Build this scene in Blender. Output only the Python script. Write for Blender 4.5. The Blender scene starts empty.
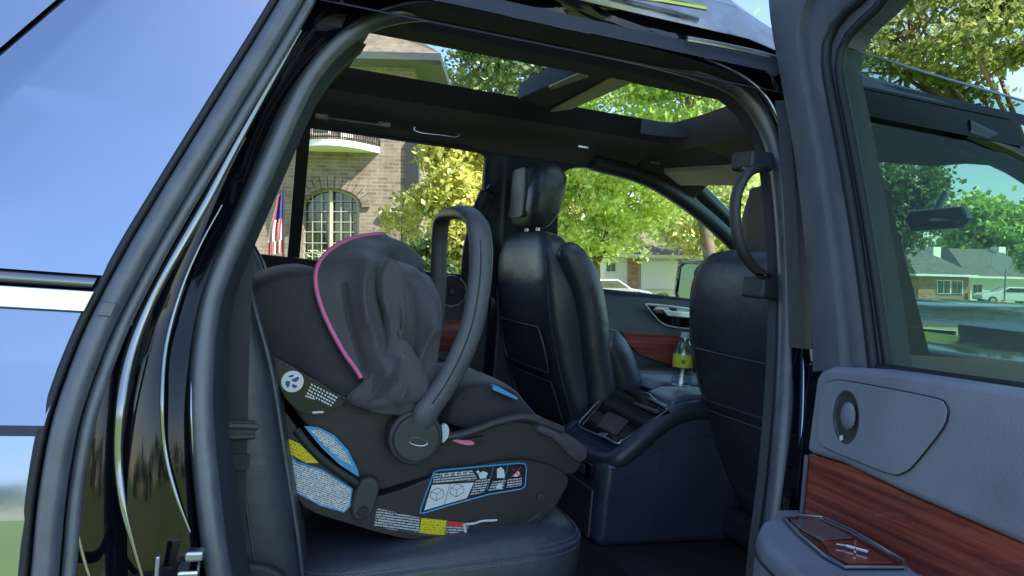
import bpy, bmesh, math, random
import numpy as np
from mathutils import Vector as V, Matrix, noise
random.seed(4)
rad = math.radians
sc = bpy.context.scene
COL = sc.collection

# ---------------------------------------------------------------- camera and the two frames
YAW, PIT, ROLL, F = rad(20), rad(-1.2), rad(5), 745.0
C = V((-.95, -1.12, 1.31))            # camera, in the vehicle's own frame (X forward, Y to its left, Z up)
fwd = V((math.sin(YAW), math.cos(YAW), 0))
# the vehicle stands nose-down on a sloping driveway
TILT = Matrix.Translation(C) @ Matrix.Rotation(rad(3.6), 4, fwd) @ Matrix.Translation(-C)
GZ = -.32                              # level of the lawn and street


def ray(px, py):
    a, b = px - 512, 288 - py
    c, s = math.cos(ROLL), math.sin(ROLL)
    x = a*c - b*s; z = a*s + b*c; y = F
    y2 = y*math.cos(PIT) - z*math.sin(PIT); z2 = y*math.sin(PIT) + z*math.cos(PIT)
    return V((x*math.cos(YAW) + y2*math.sin(YAW), -x*math.sin(YAW) + y2*math.cos(YAW), z2))


def PY(px, py, y):
    d = ray(px, py); return C + d*((y - C.y)/d.y)


def PX(px, py, x):
    d = ray(px, py); return C + d*((x - C.x)/d.x)


def PZ(px, py, z):
    d = ray(px, py); return C + d*((z - C.z)/d.z)


def PP(px, py, o, n):
    d = ray(px, py); return C + d*((V(o) - C).dot(n)/d.dot(n))


def PYs(l, y): return [PY(a, b, y) for a, b in l]


SIDE = [(.30, .05), (.5, -.03), (.7, -.062), (.85, -.07), (.95, -.058), (1.05, -.036), (1.065, -.042), (1.14, -.018), (1.21, .0), (1.25, .004),
        (1.50, .055), (1.68, .10), (1.76, .13), (1.82, .18), (1.87, .25), (1.905, .38), (1.93, .60), (1.94, .95)]


def sideY(z):
    if z <= SIDE[0][0]: return SIDE[0][1]
    for (a, b), (c, d) in zip(SIDE, SIDE[1:]):
        if z <= c: return b + (d - b)*(z - a)/(c - a)
    return SIDE[-1][1]


def S(px, py, off=0.0):
    y = 0
    for _ in range(12):
        p = PY(px, py, y); y = .5*y + .5*(sideY(min(p.z, 1.86)) + off)
    return p


DA = rad(87)
DU = V((-math.cos(DA), -math.sin(DA), 0)); DN = V((DU.y, -DU.x, 0)); DH = V((.03, -.03, 0))   # open door: direction, normal to its inside, hinge


def PD(px, py, off=0.0): return PP(px, py, DH + DN*off, DN)


def W(px, py, d):                      # a point of the world at horizontal distance d
    r = TILT.to_3x3() @ ray(px, py); return C + r*(d/r.dot(fwd))


# ---------------------------------------------------------------- materials
def mat(name): m = bpy.data.materials.new(name); m.use_nodes = True; return m, m.node_tree.nodes, m.node_tree.links, m.node_tree.nodes['Principled BSDF']


def simple(name, col, rough=.5, metal=0, spec=.5, bump=0, bscale=300, coat=0, var=0, vscale=8, ior=None, sheen=0):
    m, N, L, b = mat(name)
    b.inputs['Base Color'].default_value = (*col, 1); b.inputs['Roughness'].default_value = rough
    b.inputs['Metallic'].default_value = metal; b.inputs['Specular IOR Level'].default_value = spec
    b.inputs['Coat Weight'].default_value = coat; b.inputs['Coat Roughness'].default_value = .03
    if ior: b.inputs['IOR'].default_value = ior
    if sheen: b.inputs['Sheen Weight'].default_value = sheen
    tc = N.new('ShaderNodeTexCoord')
    if bump:
        n = N.new('ShaderNodeTexNoise'); n.inputs['Scale'].default_value = bscale; n.inputs['Detail'].default_value = 4
        L.new(tc.outputs['Object'], n.inputs['Vector'])
        bp = N.new('ShaderNodeBump'); bp.inputs['Strength'].default_value = bump; bp.inputs['Distance'].default_value = .001
        L.new(n.outputs['Fac'], bp.inputs['Height']); L.new(bp.outputs['Normal'], b.inputs['Normal'])
    if var:
        n = N.new('ShaderNodeTexNoise'); n.inputs['Scale'].default_value = vscale; n.inputs['Detail'].default_value = 6
        L.new(tc.outputs['Object'], n.inputs['Vector'])
        r = N.new('ShaderNodeMapRange'); r.inputs['From Min'].default_value = .3; r.inputs['From Max'].default_value = .7
        r.inputs['To Min'].default_value = 1 - var; r.inputs['To Max'].default_value = 1 + var
        L.new(n.outputs['Fac'], r.inputs['Value'])
        mx = N.new('ShaderNodeVectorMath'); mx.operation = 'SCALE'; mx.inputs[0].default_value = col
        L.new(r.outputs['Result'], mx.inputs['Scale']); L.new(mx.outputs['Vector'], b.inputs['Base Color'])
        r2 = N.new('ShaderNodeMapRange'); r2.inputs['From Min'].default_value = .3; r2.inputs['From Max'].default_value = .7
        r2.inputs['To Min'].default_value = max(0, rough - .07); r2.inputs['To Max'].default_value = rough + .07
        L.new(n.outputs['Fac'], r2.inputs['Value']); L.new(r2.outputs['Result'], b.inputs['Roughness'])
    return m


def leather(name, col, rough=.40):
    m = simple(name, col, rough, spec=.9, var=.15, vscale=5)
    N, L = m.node_tree.nodes, m.node_tree.links; b = N['Principled BSDF']
    tc = N.new('ShaderNodeTexCoord'); v = N.new('ShaderNodeTexVoronoi'); v.inputs['Scale'].default_value = 420
    L.new(tc.outputs['Object'], v.inputs['Vector'])
    bp = N.new('ShaderNodeBump'); bp.inputs['Strength'].default_value = .35; bp.inputs['Distance'].default_value = .0008
    L.new(v.outputs['Distance'], bp.inputs['Height'])
    n = N.new('ShaderNodeTexNoise'); n.inputs['Scale'].default_value = 14; n.inputs['Detail'].default_value = 3
    L.new(tc.outputs['Object'], n.inputs['Vector'])
    b2 = N.new('ShaderNodeBump'); b2.inputs['Strength'].default_value = .35; b2.inputs['Distance'].default_value = .012
    L.new(n.outputs['Fac'], b2.inputs['Height']); L.new(bp.outputs['Normal'], b2.inputs['Normal']); L.new(b2.outputs['Normal'], b.inputs['Normal'])
    return m


def glass(name, tint, refl=.12, rough=0.0, graze=.7):
    m, N, L, b = mat(name); N.remove(b)
    o = N['Material Output']; t = N.new('ShaderNodeBsdfTransparent'); t.inputs['Color'].default_value = (*tint, 1)
    g = N.new('ShaderNodeBsdfGlossy'); g.inputs['Roughness'].default_value = rough; g.inputs['Color'].default_value = (.9, 1, .97, 1)
    fr = N.new('ShaderNodeLayerWeight'); fr.inputs['Blend'].default_value = .5
    pw = N.new('ShaderNodeMath'); pw.operation = 'POWER'; pw.inputs[1].default_value = 4.5; L.new(fr.outputs['Facing'], pw.inputs[0])
    mm = N.new('ShaderNodeMath'); mm.operation = 'MULTIPLY_ADD'; mm.inputs[1].default_value = graze; mm.inputs[2].default_value = refl
    mm.use_clamp = True
    L.new(pw.outputs[0], mm.inputs[0])
    mx = N.new('ShaderNodeMixShader'); L.new(mm.outputs[0], mx.inputs[0]); L.new(t.outputs[0], mx.inputs[1]); L.new(g.outputs[0], mx.inputs[2])
    L.new(mx.outputs[0], o.inputs[0]); return m


def wood(name):
    m, N, L, b = mat(name)
    tc = N.new('ShaderNodeTexCoord'); mp = N.new('ShaderNodeMapping'); mp.inputs['Scale'].default_value = (1.3, 1.3, 42)
    L.new(tc.outputs['Object'], mp.inputs['Vector'])
    n = N.new('ShaderNodeTexNoise'); n.inputs['Scale'].default_value = 2.2; n.inputs['Detail'].default_value = 12; n.inputs['Roughness'].default_value = .62
    n.inputs['Distortion'].default_value = .25
    L.new(mp.outputs[0], n.inputs['Vector'])
    r = N.new('ShaderNodeValToRGB'); e = r.color_ramp.elements
    e[0].position = .33; e[0].color = (.11, .022, .017, 1); e[1].position = .68; e[1].color = (.46, .125, .075, 1)
    x = e.new(.5); x.color = (.29, .060, .040, 1)
    L.new(n.outputs['Fac'], r.inputs[0]); L.new(r.outputs[0], b.inputs['Base Color'])
    b.inputs['Roughness'].default_value = .35; b.inputs['Coat Weight'].default_value = .6; b.inputs['Coat Roughness'].default_value = .08
    return m


def text_label(name, bg, ink, row=.0042, dens=.5, cell=.0016):
    """fine illegible print: rows of little marks"""
    m, N, L, b = mat(name)
    uv = N.new('ShaderNodeUVMap'); sp = N.new('ShaderNodeSeparateXYZ'); L.new(uv.outputs[0], sp.inputs[0])
    def math_(op, a, bb=None, clamp=False):
        n = N.new('ShaderNodeMath'); n.operation = op; n.use_clamp = clamp
        for i, q in enumerate((a, bb)):
            if q is None: continue
            if isinstance(q, (int, float)): n.inputs[i].default_value = q
            else: L.new(q, n.inputs[i])
        return n.outputs[0]
    rv = math_('DIVIDE', sp.outputs[1], row); fr = math_('FRACT', rv); fl = math_('FLOOR', rv)
    on = math_('MULTIPLY', math_('GREATER_THAN', fr, .25), math_('LESS_THAN', fr, .85))
    cb = N.new('ShaderNodeCombineXYZ'); L.new(math_('DIVIDE', sp.outputs[0], cell), cb.inputs[0]); L.new(math_('MULTIPLY', fl, 7.31), cb.inputs[1])
    L.new(math_('MULTIPLY', fr, 1.4), cb.inputs[2])
    nz = N.new('ShaderNodeTexNoise'); nz.inputs['Scale'].default_value = 1.0; nz.inputs['Detail'].default_value = 2; L.new(cb.outputs[0], nz.inputs['Vector'])
    mk = math_('MULTIPLY', on, math_('GREATER_THAN', nz.outputs['Fac'], dens))
    mx = N.new('ShaderNodeMix'); mx.data_type = 'RGBA'; L.new(mk, mx.inputs[0]); mx.inputs[6].default_value = (*bg, 1); mx.inputs[7].default_value = (*ink, 1)
    L.new(mx.outputs[2], b.inputs['Base Color']); b.inputs['Roughness'].default_value = .35
    return m


def foliage(name, c1, c2, trans=.5):
    m, N, L, b = mat(name); N.remove(b); o = N['Material Output']
    g = N.new('ShaderNodeNewGeometry'); r = N.new('ShaderNodeMix'); r.data_type = 'RGBA'
    L.new(g.outputs['Random Per Island'], r.inputs[0]); r.inputs[6].default_value = (*c1, 1); r.inputs[7].default_value = (*c2, 1)
    d = N.new('ShaderNodeBsdfDiffuse'); t = N.new('ShaderNodeBsdfTranslucent'); L.new(r.outputs[2], d.inputs[0])
    hs = N.new('ShaderNodeHueSaturation'); hs.inputs['Hue'].default_value = .485; hs.inputs['Value'].default_value = 1.6; L.new(r.outputs[2], hs.inputs['Color']); L.new(hs.outputs[0], t.inputs[0])
    mx = N.new('ShaderNodeMixShader'); mx.inputs[0].default_value = trans; L.new(d.outputs[0], mx.inputs[1]); L.new(t.outputs[0], mx.inputs[2])
    gl = N.new('ShaderNodeBsdfGlossy'); gl.inputs['Roughness'].default_value = .4
    m2 = N.new('ShaderNodeMixShader'); m2.inputs[0].default_value = .05; L.new(mx.outputs[0], m2.inputs[1]); L.new(gl.outputs[0], m2.inputs[2])
    L.new(m2.outputs[0], o.inputs[0]); return m


def brick(name, c1, c2, mortar, w=.42, h=.14):
    m, N, L, b = mat(name); tc = N.new('ShaderNodeTexCoord'); mp = N.new('ShaderNodeMapping'); mp.inputs['Rotation'].default_value = (rad(90), 0, 0)
    L.new(tc.outputs['Object'], mp.inputs['Vector'])
    nz = N.new('ShaderNodeTexNoise'); nz.inputs['Scale'].default_value = 2.2; nz.inputs['Detail'].default_value = 8; nz.inputs['Roughness'].default_value = .7
    L.new(tc.outputs['Object'], nz.inputs['Vector'])
    br = N.new('ShaderNodeTexBrick'); br.inputs['Scale'].default_value = 1; br.inputs['Brick Width'].default_value = w; br.inputs['Row Height'].default_value = h
    br.inputs['Mortar Size'].default_value = .012; br.inputs['Color1'].default_value = (*c1, 1); br.inputs['Color2'].default_value = (*c2, 1); br.inputs['Mortar'].default_value = (*mortar, 1)
    L.new(mp.outputs[0], br.inputs['Vector'])
    mx = N.new('ShaderNodeMix'); mx.data_type = 'RGBA'; mx.blend_type = 'MULTIPLY'; mx.inputs[0].default_value = .8
    rr = N.new('ShaderNodeValToRGB'); rr.color_ramp.elements[0].position = .32; rr.color_ramp.elements[0].color = (.5, .46, .44, 1)
    rr.color_ramp.elements[1].position = .68; rr.color_ramp.elements[1].color = (1.3, 1.28, 1.2, 1)
    L.new(nz.outputs['Fac'], rr.inputs[0]); L.new(br.outputs['Color'], mx.inputs[6]); L.new(rr.outputs[0], mx.inputs[7]); L.new(mx.outputs[2], b.inputs['Base Color'])
    b.inputs['Roughness'].default_value = .9
    bp = N.new('ShaderNodeBump'); bp.inputs['Strength'].default_value = .6; bp.inputs['Distance'].default_value = .02; L.new(nz.outputs['Fac'], bp.inputs['Height']); L.new(bp.outputs[0], b.inputs['Normal'])
    return m


M = {}
M['paint'] = simple('black_gloss_paint', (.003, .005, .010), .05, spec=.35, coat=.25)
M['roofpaint'] = simple('dapple_reflection_paint', (.34, .36, .36), .16, metal=.8, spec=1, coat=.5, var=.3, vscale=24)  # noise mottling in the colour stands in for reflected tree dapple
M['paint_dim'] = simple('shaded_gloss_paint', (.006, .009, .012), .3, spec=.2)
M['bead'] = simple('highlight_bead_paint', (.26, .28, .30), .14, metal=.9, spec=1)  # brighter than the black jamb, to draw its highlight lines
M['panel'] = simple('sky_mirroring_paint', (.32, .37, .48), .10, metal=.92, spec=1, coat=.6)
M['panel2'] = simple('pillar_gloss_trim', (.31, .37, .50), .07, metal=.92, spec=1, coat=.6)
M['rubber'] = simple('weatherstrip_rubber', (.10, .115, .155), .34, spec=1, bump=.5, bscale=500, var=.2, vscale=30)
M['rubber_dark'] = simple('dark_rubber', (.016, .019, .026), .5, bump=.3, bscale=500)
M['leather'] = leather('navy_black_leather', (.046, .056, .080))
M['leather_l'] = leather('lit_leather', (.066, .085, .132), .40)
M['plastic'] = simple('soft_touch_plastic', (.030, .038, .056), .45, bump=.5, bscale=700, var=.12, vscale=9)
M['plastic_l'] = simple('grey_blue_door_plastic', (.235, .255, .325), .5, bump=1, bscale=320, var=.26, vscale=3.5)
M['frameplastic'] = simple('door_frame_trim', (.085, .096, .125), .5, bump=1, bscale=350, var=.1, vscale=9)
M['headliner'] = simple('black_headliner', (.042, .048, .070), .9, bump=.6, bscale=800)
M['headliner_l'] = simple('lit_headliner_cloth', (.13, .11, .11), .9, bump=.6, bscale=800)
M['headliner_m'] = simple('side_lit_headliner_cloth', (.14, .13, .145), .9, bump=.6, bscale=800)  # lighter headliner copy, light along the far header put into the colour
M['lid'] = leather('pale_armrest_leather', (.13, .16, .21), .36)  # paler leather for the armrest lids
M['carpet'] = simple('black_carpet', (.03, .035, .045), 1, bump=1, bscale=900)
M['piano'] = simple('piano_black', (.006, .007, .01), .05, spec=.8, coat=1)
M['screen'] = simple('dark_screen', (.16, .12, .12), .08, spec=.8)
M['chrome'] = simple('chrome', (.80, .82, .85), .08, metal=1)
M['satin'] = simple('satin_metal', (.62, .65, .70), .3, metal=1)
M['wood'] = wood('red_wood_veneer')
M['beige'] = simple('sunlit_shade_trim', (.55, .46, .40), .6, var=.1)
M['thread'] = simple('grey_thread', (.16, .19, .25), .6)
M['shell'] = simple('charcoal_shell_plastic', (.030, .031, .035), .45, bump=1, bscale=420, var=.1, vscale=14)
M['handle'] = simple('carrier_handle_plastic', (.11, .115, .14), .34, bump=1.2, bscale=330, var=.12, vscale=20)
M['shellhub'] = simple('carrier_hub_plastic', (.050, .053, .062), .40, bump=1, bscale=400, var=.1, vscale=20)


def fabric(name, col, rough=.8, sheen=.3):
    m, N, L, b = mat(name); tc = N.new('ShaderNodeTexCoord')
    w = N.new('ShaderNodeTexWave'); w.inputs['Scale'].default_value = 260; w.bands_direction = 'X'; w.inputs['Distortion'].default_value = .6
    w2 = N.new('ShaderNodeTexWave'); w2.inputs['Scale'].default_value = 260; w2.bands_direction = 'Z'; w2.inputs['Distortion'].default_value = .6
    L.new(tc.outputs['Object'], w.inputs['Vector']); L.new(tc.outputs['Object'], w2.inputs['Vector'])
    a = N.new('ShaderNodeMath'); a.operation = 'MULTIPLY'; L.new(w.outputs['Fac'], a.inputs[0]); L.new(w2.outputs['Fac'], a.inputs[1])
    bp = N.new('ShaderNodeBump'); bp.inputs['Strength'].default_value = .35; bp.inputs['Distance'].default_value = .0007; L.new(a.outputs[0], bp.inputs['Height'])
    n = N.new('ShaderNodeTexNoise'); n.inputs['Scale'].default_value = 9; n.inputs['Detail'].default_value = 5; n.inputs['Distortion'].default_value = .8; L.new(tc.outputs['Object'], n.inputs['Vector'])
    b2 = N.new('ShaderNodeBump'); b2.inputs['Strength'].default_value = .4; b2.inputs['Distance'].default_value = .008; L.new(n.outputs['Fac'], b2.inputs['Height'])
    L.new(bp.outputs[0], b2.inputs['Normal']); L.new(b2.outputs[0], b.inputs['Normal'])
    mr = N.new('ShaderNodeMapRange'); mr.inputs['To Min'].default_value = .90; mr.inputs['To Max'].default_value = 1.10; L.new(n.outputs['Fac'], mr.inputs['Value'])
    sc_ = N.new('ShaderNodeVectorMath'); sc_.operation = 'SCALE'; sc_.inputs[0].default_value = col; L.new(mr.outputs[0], sc_.inputs['Scale']); L.new(sc_.outputs[0], b.inputs['Base Color'])
    b.inputs['Roughness'].default_value = rough; b.inputs['Sheen Weight'].default_value = sheen; b.inputs['Sheen Roughness'].default_value = .4
    return m


M['fabric'] = fabric('charcoal_canopy_fabric', (.080, .077, .096), .62)
M['fabric2'] = fabric('dark_boot_fabric', (.034, .033, .046), .7)
M['pink'] = simple('pink_piping', (.85, .20, .44), .6, bump=.4, bscale=500)
M['webbing'] = fabric('seat_belt_webbing', (.03, .034, .045), .7, .1)
M['lab_white'] = text_label('white_label_print', (.80, .84, .90), (.12, .14, .2), .0036, .47)
M['lab_yellow'] = text_label('yellow_label_print', (.85, .70, .02), (.12, .13, .04), .0050, .55)
M['lab_black'] = text_label('black_label_print', (.006, .007, .01), (.6, .65, .7), .0050, .42)
M['lab_blue'] = simple('light_blue_border', (.08, .38, .72), .4)
M['lab_red'] = simple('red_tag', (.75, .04, .06), .4)
M['lab_plain'] = simple('white_print', (.76, .80, .86), .4)
M['lab_ground'] = simple('label_black', (.008, .010, .016), .35)
M['lab_navy'] = simple('navy_print', (.04, .06, .28), .4)
M['glass'] = glass('window_glass', (.94, .97, .95), .03)
M['wind'] = glass('windshield_glass', (.72, .95, .86), .02, 0, .4)
M['privacy'] = glass('tinted_door_glass', (.37, .50, .45), .03, 0, .25)
M['sunglass'] = glass('sunroof_glass', (.86, .95, .93), .015, 0, .22)
M['mirror'] = simple('mirror_glass', (.07, .12, .07), .0, metal=1)  # dark green tint stands in for reflected greenery
M['water'] = glass('clear_bottle_plastic', (.86, .90, .94), .30, .2)
M['lab_lime'] = simple('yellow_bottle_label', (.95, .95, .10), .4)
M['lab_green'] = simple('green_print', (.10, .42, .06), .4)


# ---------------------------------------------------------------- object helpers
INV = {}


def top(o):
    while o.parent: o = o.parent
    return o


def obj(name, bm, m, parent=None, bevel=0, seg=3, sharp=38, smooth=True, frame='car'):
    me = bpy.data.meshes.new(name)
    bmesh.ops.remove_doubles(bm, verts=bm.verts, dist=1e-5)
    bmesh.ops.recalc_face_normals(bm, faces=bm.faces)
    if parent: bm.transform(INV[top(parent).name])
    bm.to_mesh(me); bm.free()
    if smooth:
        me.polygons.foreach_set('use_smooth', [True]*len(me.polygons)); me.set_sharp_from_angle(angle=rad(sharp))
    for q in (m if isinstance(m, list) else [m]): me.materials.append(M[q])
    o = bpy.data.objects.new(name, me); COL.objects.link(o)
    if parent: o.parent = parent
    elif frame == 'car': o.matrix_world = TILT
    if bevel:
        b = o.modifiers.new('bevel', 'BEVEL'); b.width = bevel; b.segments = seg; b.limit_method = 'ANGLE'; b.angle_limit = rad(35)
        me.polygons.foreach_set('use_smooth', [True]*len(me.polygons))
        b.harden_normals = True
    return o


def root(name, loc, label, cat, group=None, frame='car', rz=0):
    o = bpy.data.objects.new(name, None); COL.objects.link(o); o.empty_display_size = .1
    L_ = Matrix.Translation(loc) @ Matrix.Rotation(rz, 4, 'Z')
    o.matrix_world = (TILT @ L_) if frame == 'car' else L_
    INV[o.name] = L_.inverted(); o['label'] = label; o['category'] = cat
    if group: o['group'] = group
    return o


def B(): return bmesh.new()


def prism(bm, pts, vec):
    """closed polygon of 3-D points extruded by vec"""
    vec = V(vec); a = [bm.verts.new(p) for p in pts]; b = [bm.verts.new(V(p) + vec) for p in pts]; n = len(a)
    bm.faces.new(a); bm.faces.new(b[::-1])
    for i in range(n): bm.faces.new((a[i], b[i], b[(i+1) % n], a[(i+1) % n]))
    return bm


def poly(bm, pts, uv=None):
    f = bm.faces.new([bm.verts.new(p) for p in pts])
    if uv:
        l = bm.loops.layers.uv.verify(); o, u, v = uv
        for lp in f.loops: d = lp.vert.co - o; lp[l].uv = (d.dot(u), d.dot(v))
    return bm


def grid(bm, rows, closed=False):
    vs = [[bm.verts.new(p) for p in r] for r in rows]
    for a, b in zip(vs, vs[1:]):
        n = len(a)
        for i in range(n if closed else n - 1):
            j = (i+1) % n; bm.faces.new((a[i], a[j], b[j], b[i]))
    return vs


def loft(bm, rings):
    vs = grid(bm, rings, True); bm.faces.new(vs[0][::-1]); bm.faces.new(vs[-1]); return bm


def cr(P, n):
    """Catmull-Rom through P with n steps a segment"""
    P = [V(p) for p in P]; out = []
    for i in range(len(P) - 1):
        a = P[i-1] if i else P[0]*2 - P[1]; b, c = P[i], P[i+1]; d = P[i+2] if i + 2 < len(P) else c*2 - b
        for k in range(n):
            t = k/n; out.append(.5*((2*b) + (c - a)*t + (2*a - 5*b + 4*c - d)*t*t + (3*b - a - 3*c + d)*t**3))
    out.append(P[-1]); return out


def tube(bm, path, r, n=12, side=None, squash=1.0, caps=True):
    """swept tube; side = preferred direction of the wide axis, squash = other radius / r; r may be a list"""
    path = [V(p) for p in path]; rings = []
    up = None
    for i, p in enumerate(path):
        t = (path[min(i+1, len(path)-1)] - path[max(i-1, 0)]).normalized()
        if side is not None: a = V(side)
        else: a = up if up is not None else (V((0, 0, 1)) if abs(t.z) < .9 else V((1, 0, 0)))
        a = (a - t*a.dot(t)).normalized(); b = t.cross(a); up = a
        rr = r[i] if isinstance(r, (list, tuple)) else r
        rings.append([p + a*math.cos(q)*rr + b*math.sin(q)*rr*squash for q in [2*math.pi*k/n for k in range(n)]])
    if caps: loft(bm, rings)
    else: grid(bm, rings, True)
    return bm


def cyl(bm, a, b, r, n=24, r2=None):
    a, b = V(a), V(b); r2 = r if r2 is None else r2; t = (b - a).normalized(); u = t.orthogonal().normalized(); w = t.cross(u)
    ang = [2*math.pi*k/n for k in range(n)]
    return loft(bm, [[a + u*math.cos(q)*r + w*math.sin(q)*r for q in ang], [b + u*math.cos(q)*r2 + w*math.sin(q)*r2 for q in ang]])


def box(bm, lo, hi): return prism(bm, [(lo[0], lo[1], lo[2]), (hi[0], lo[1], lo[2]), (hi[0], hi[1], lo[2]), (lo[0], hi[1], lo[2])], (0, 0, hi[2] - lo[2]))


def rrect(cx, cy, cz, hx, hy, n=28, e=4.0, tilt=0.0):
    o = []
    for k in range(n):
        q = 2*math.pi*k/n; c, s = math.cos(q), math.sin(q)
        x = math.copysign(abs(c)**(2/e), c)*hx; y = math.copysign(abs(s)**(2/e), s)*hy
        o.append(V((cx + x, cy + y, cz + x*tilt)))
    return o


def dashes(bm, path, r=.0009, on=.006, off=.003):
    path = [V(p) for p in path]; L_ = [0]
    for a, b in zip(path, path[1:]): L_.append(L_[-1] + (b - a).length)
    def at(s):
        for i in range(len(L_) - 1):
            if s <= L_[i+1]: return path[i].lerp(path[i+1], (s - L_[i])/max(1e-9, L_[i+1] - L_[i]))
        return path[-1]
    s = 0
    while s + on < L_[-1]:
        cyl(bm, at(s), at(s + on), r, 5); s += on + off
    return bm


def inflate(bm, near, far, steps, puff=1):
    """outline 'near' (3-D) lofted to 'far' with rounded rims; steps = list of (t, scale)"""
    cn = sum((V(p) for p in near), V())/len(near); cf = sum((V(p) for p in far), V())/len(far); rings = []
    for t, s in steps:
        rings.append([(cn + (V(a) - cn)*s).lerp(cf + (V(b) - cf)*s, t) for a, b in zip(near, far)])
    loft(bm, rings); return bm


# ================================================================ THE VEHICLE
car = root('suv', (0, 0, 0), 'glossy black three row suv with its rear passenger side door wide open', 'suv')
FY = 1.90                             # a near-side Y mirrors to FY - Y

# --- traced loops of the door opening
outer_px = [(34, 640), (40, 600), (45, 576), (52, 500), (64, 430), (78, 384), (97, 335), (115, 298), (143, 246), (175, 192), (225, 110), (265, 45), (292, 0), (315, -38), (345, -62), (400, -68), (480, -50), (575, -2), (680, 22), (765, 42), (788, 58), (799, 100), (805, 200), (811, 300), (812, 380), (808, 450), (801, 520), (795, 580), (790, 640)]
inner_px = [(232, 640), (222, 590), (214, 545), (206, 480), (201, 420), (201, 375), (206, 320), (218, 275), (254, 192), (295, 100), (314, 68), (337, 43), (368, 22), (410, 12), (450, 14), (512, 29), (600, 47), (679, 66), (727, 83), (748, 99), (765, 124), (776, 155), (783, 205), (788, 290), (787, 360), (784, 420), (778, 490), (769, 560), (762, 640)]
outer = [S(a, b, .004) for a, b in outer_px]; inner = [S(a, b, .085) for a, b in inner_px]
outer_s = cr(outer, 4); inner_s = cr(inner, 4)
# jamb, a flanged gloss surface with two pressed beads
prof = [(0, 0, .0), (.05, .020, .0), (.16, .034, .0), (.25, .036, .010), (.30, .026, .014), (.36, .034, .010), (.42, .054, .004), (.54, .060, -.004), (.66, .062, .0), (.73, .054, .012), (.78, .052, .014), (.84, .070, .008), (.90, .085, .0), (1.0, .092, 0)]
rows = []
for t, dy, dn in prof:
    r_ = []
    for o_, i_ in zip(outer_s, inner_s):
        p = o_.lerp(i_, t); dirn = (i_ - o_); dirn.y = 0; dirn.normalize()
        r_.append(V((p.x, o_.y + (i_.y + .012 - o_.y)*min(1, dy/.092), p.z)) + dirn*dn)
    rows.append(r_)
bm = B(); grid(bm, rows)
obj('door_jamb', bm, 'paint', car, sharp=50)
bd = cr([S(a, b, .03) for a, b in ((700, 56), (745, 78), (772, 106), (787, 150), (796, 200), (801, 260), (803, 330), (803, 400), (799, 470), (792, 560))], 5)
bm = B(); tube(bm, bd, .0055, 8, side=(0, 1, 0), squash=.7); obj('jamb_highlight_bead', bm, 'panel2', car, sharp=80)  # bright strip drawn where the sky highlight runs down the pillar jamb
for px_, rr_, off_ in (([(300, 30), (266, 88), (232, 150), (205, 202), (173, 258), (146, 310), (128, 360), (120, 410), (118, 460), (123, 505), (133, 545), (146, 590)], [.004, .006, .007, .0075, .008, .0085, .008, .007, .006, .005, .003, .002], .030),
                       ([(222, 205), (200, 245), (181, 290), (166, 345), (162, 400), (165, 450), (176, 495), (190, 532)], [.0012, .002, .0026, .003, .003, .0028, .0025, .0015], .055),
                       ([(214, 262), (200, 310), (193, 360), (191, 410), (195, 470), (205, 530), (214, 575)], [.0018]*7, .072),
                       ([(112, 350), (88, 420), (78, 470), (76, 520), (84, 560), (94, 590)], [.001, .0025, .003, .0028, .0025, .002], .018)):
    q = [S(a, b, off_) for a, b in px_]; q4 = cr(q, 4); rl_ = [rr_[min(len(rr_) - 1, i_//4)] + (rr_[min(len(rr_) - 1, i_//4 + 1)] - rr_[min(len(rr_) - 1, i_//4)])*(i_ % 4)/4 for i_ in range(len(q4))]
    bm = B(); tube(bm, q4, rl_, 12, side=(1, 0, 0), squash=.6); obj('jamb_highlight_bead', bm, 'bead', car, sharp=80)  # bright strips stand in for sky highlights along the rear jamb
# seals
bm = B(); tube(bm, inner_s, .0215, 14, side=(0, 1, 0), squash=.82)
sl = obj('door_seal', bm, 'rubber', car, sharp=80)
bm = B(); tube(bm, [p + V((0, .032, 0)) + (V((-.5, 0, 1.3)) - p).normalized()*-.006 for p in inner_s], .017, 8, side=(0, 1, 0), squash=.5); obj('seal_lip', bm, 'rubber_dark', sl)
bm = B(); tube(bm, outer_s[:54], .019, 14, side=(0, 1, 0), squash=.8)
so = obj('outer_weatherstrip', bm, 'rubber', car, sharp=80)
bm = B(); tube(bm, [p + V((.024, .012, 0)) for p in outer_s[:54]], .009, 10); obj('seal_lip', bm, 'rubber', so, sharp=80)
bm = B(); tube(bm, [p + V((-.024, .0, 0)) for p in outer_s[:54]], .0065, 8); obj('seal_edge', bm, 'rubber_dark', so, sharp=80)
# junction clip of the seal at the belt line
# --- body side behind the opening: lower quarter, chrome strip, quarter glass and pillar trim
def xo(z):                            # X of the opening's rear edge at height z
    pts = sorted([(p.z, p.x) for p in outer_s[:54]])
    if z <= pts[0][0]: return pts[0][1]
    for (a, b), (c, d) in zip(pts, pts[1:]):
        if z <= c: return b + (d - b)*(z - a)/max(1e-6, c - a)
    return pts[-1][1]


def side_rows(z0, z1, x0f, x1f, nz=14, nx=8, extra=0.0, far=False):
    zs = sorted(set([z0 + (z1 - z0)*k/nz for k in range(nz+1)] + [s[0] for s in SIDE if z0 < s[0] < z1])); rows = []
    for z in zs:
        a, b = x0f(z), x1f(z); y = sideY(z) + extra
        if far: y = FY - y
        rows.append([V((a + (b - a)*k/nx, y, z)) for k in range(nx+1)])
    return rows


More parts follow.
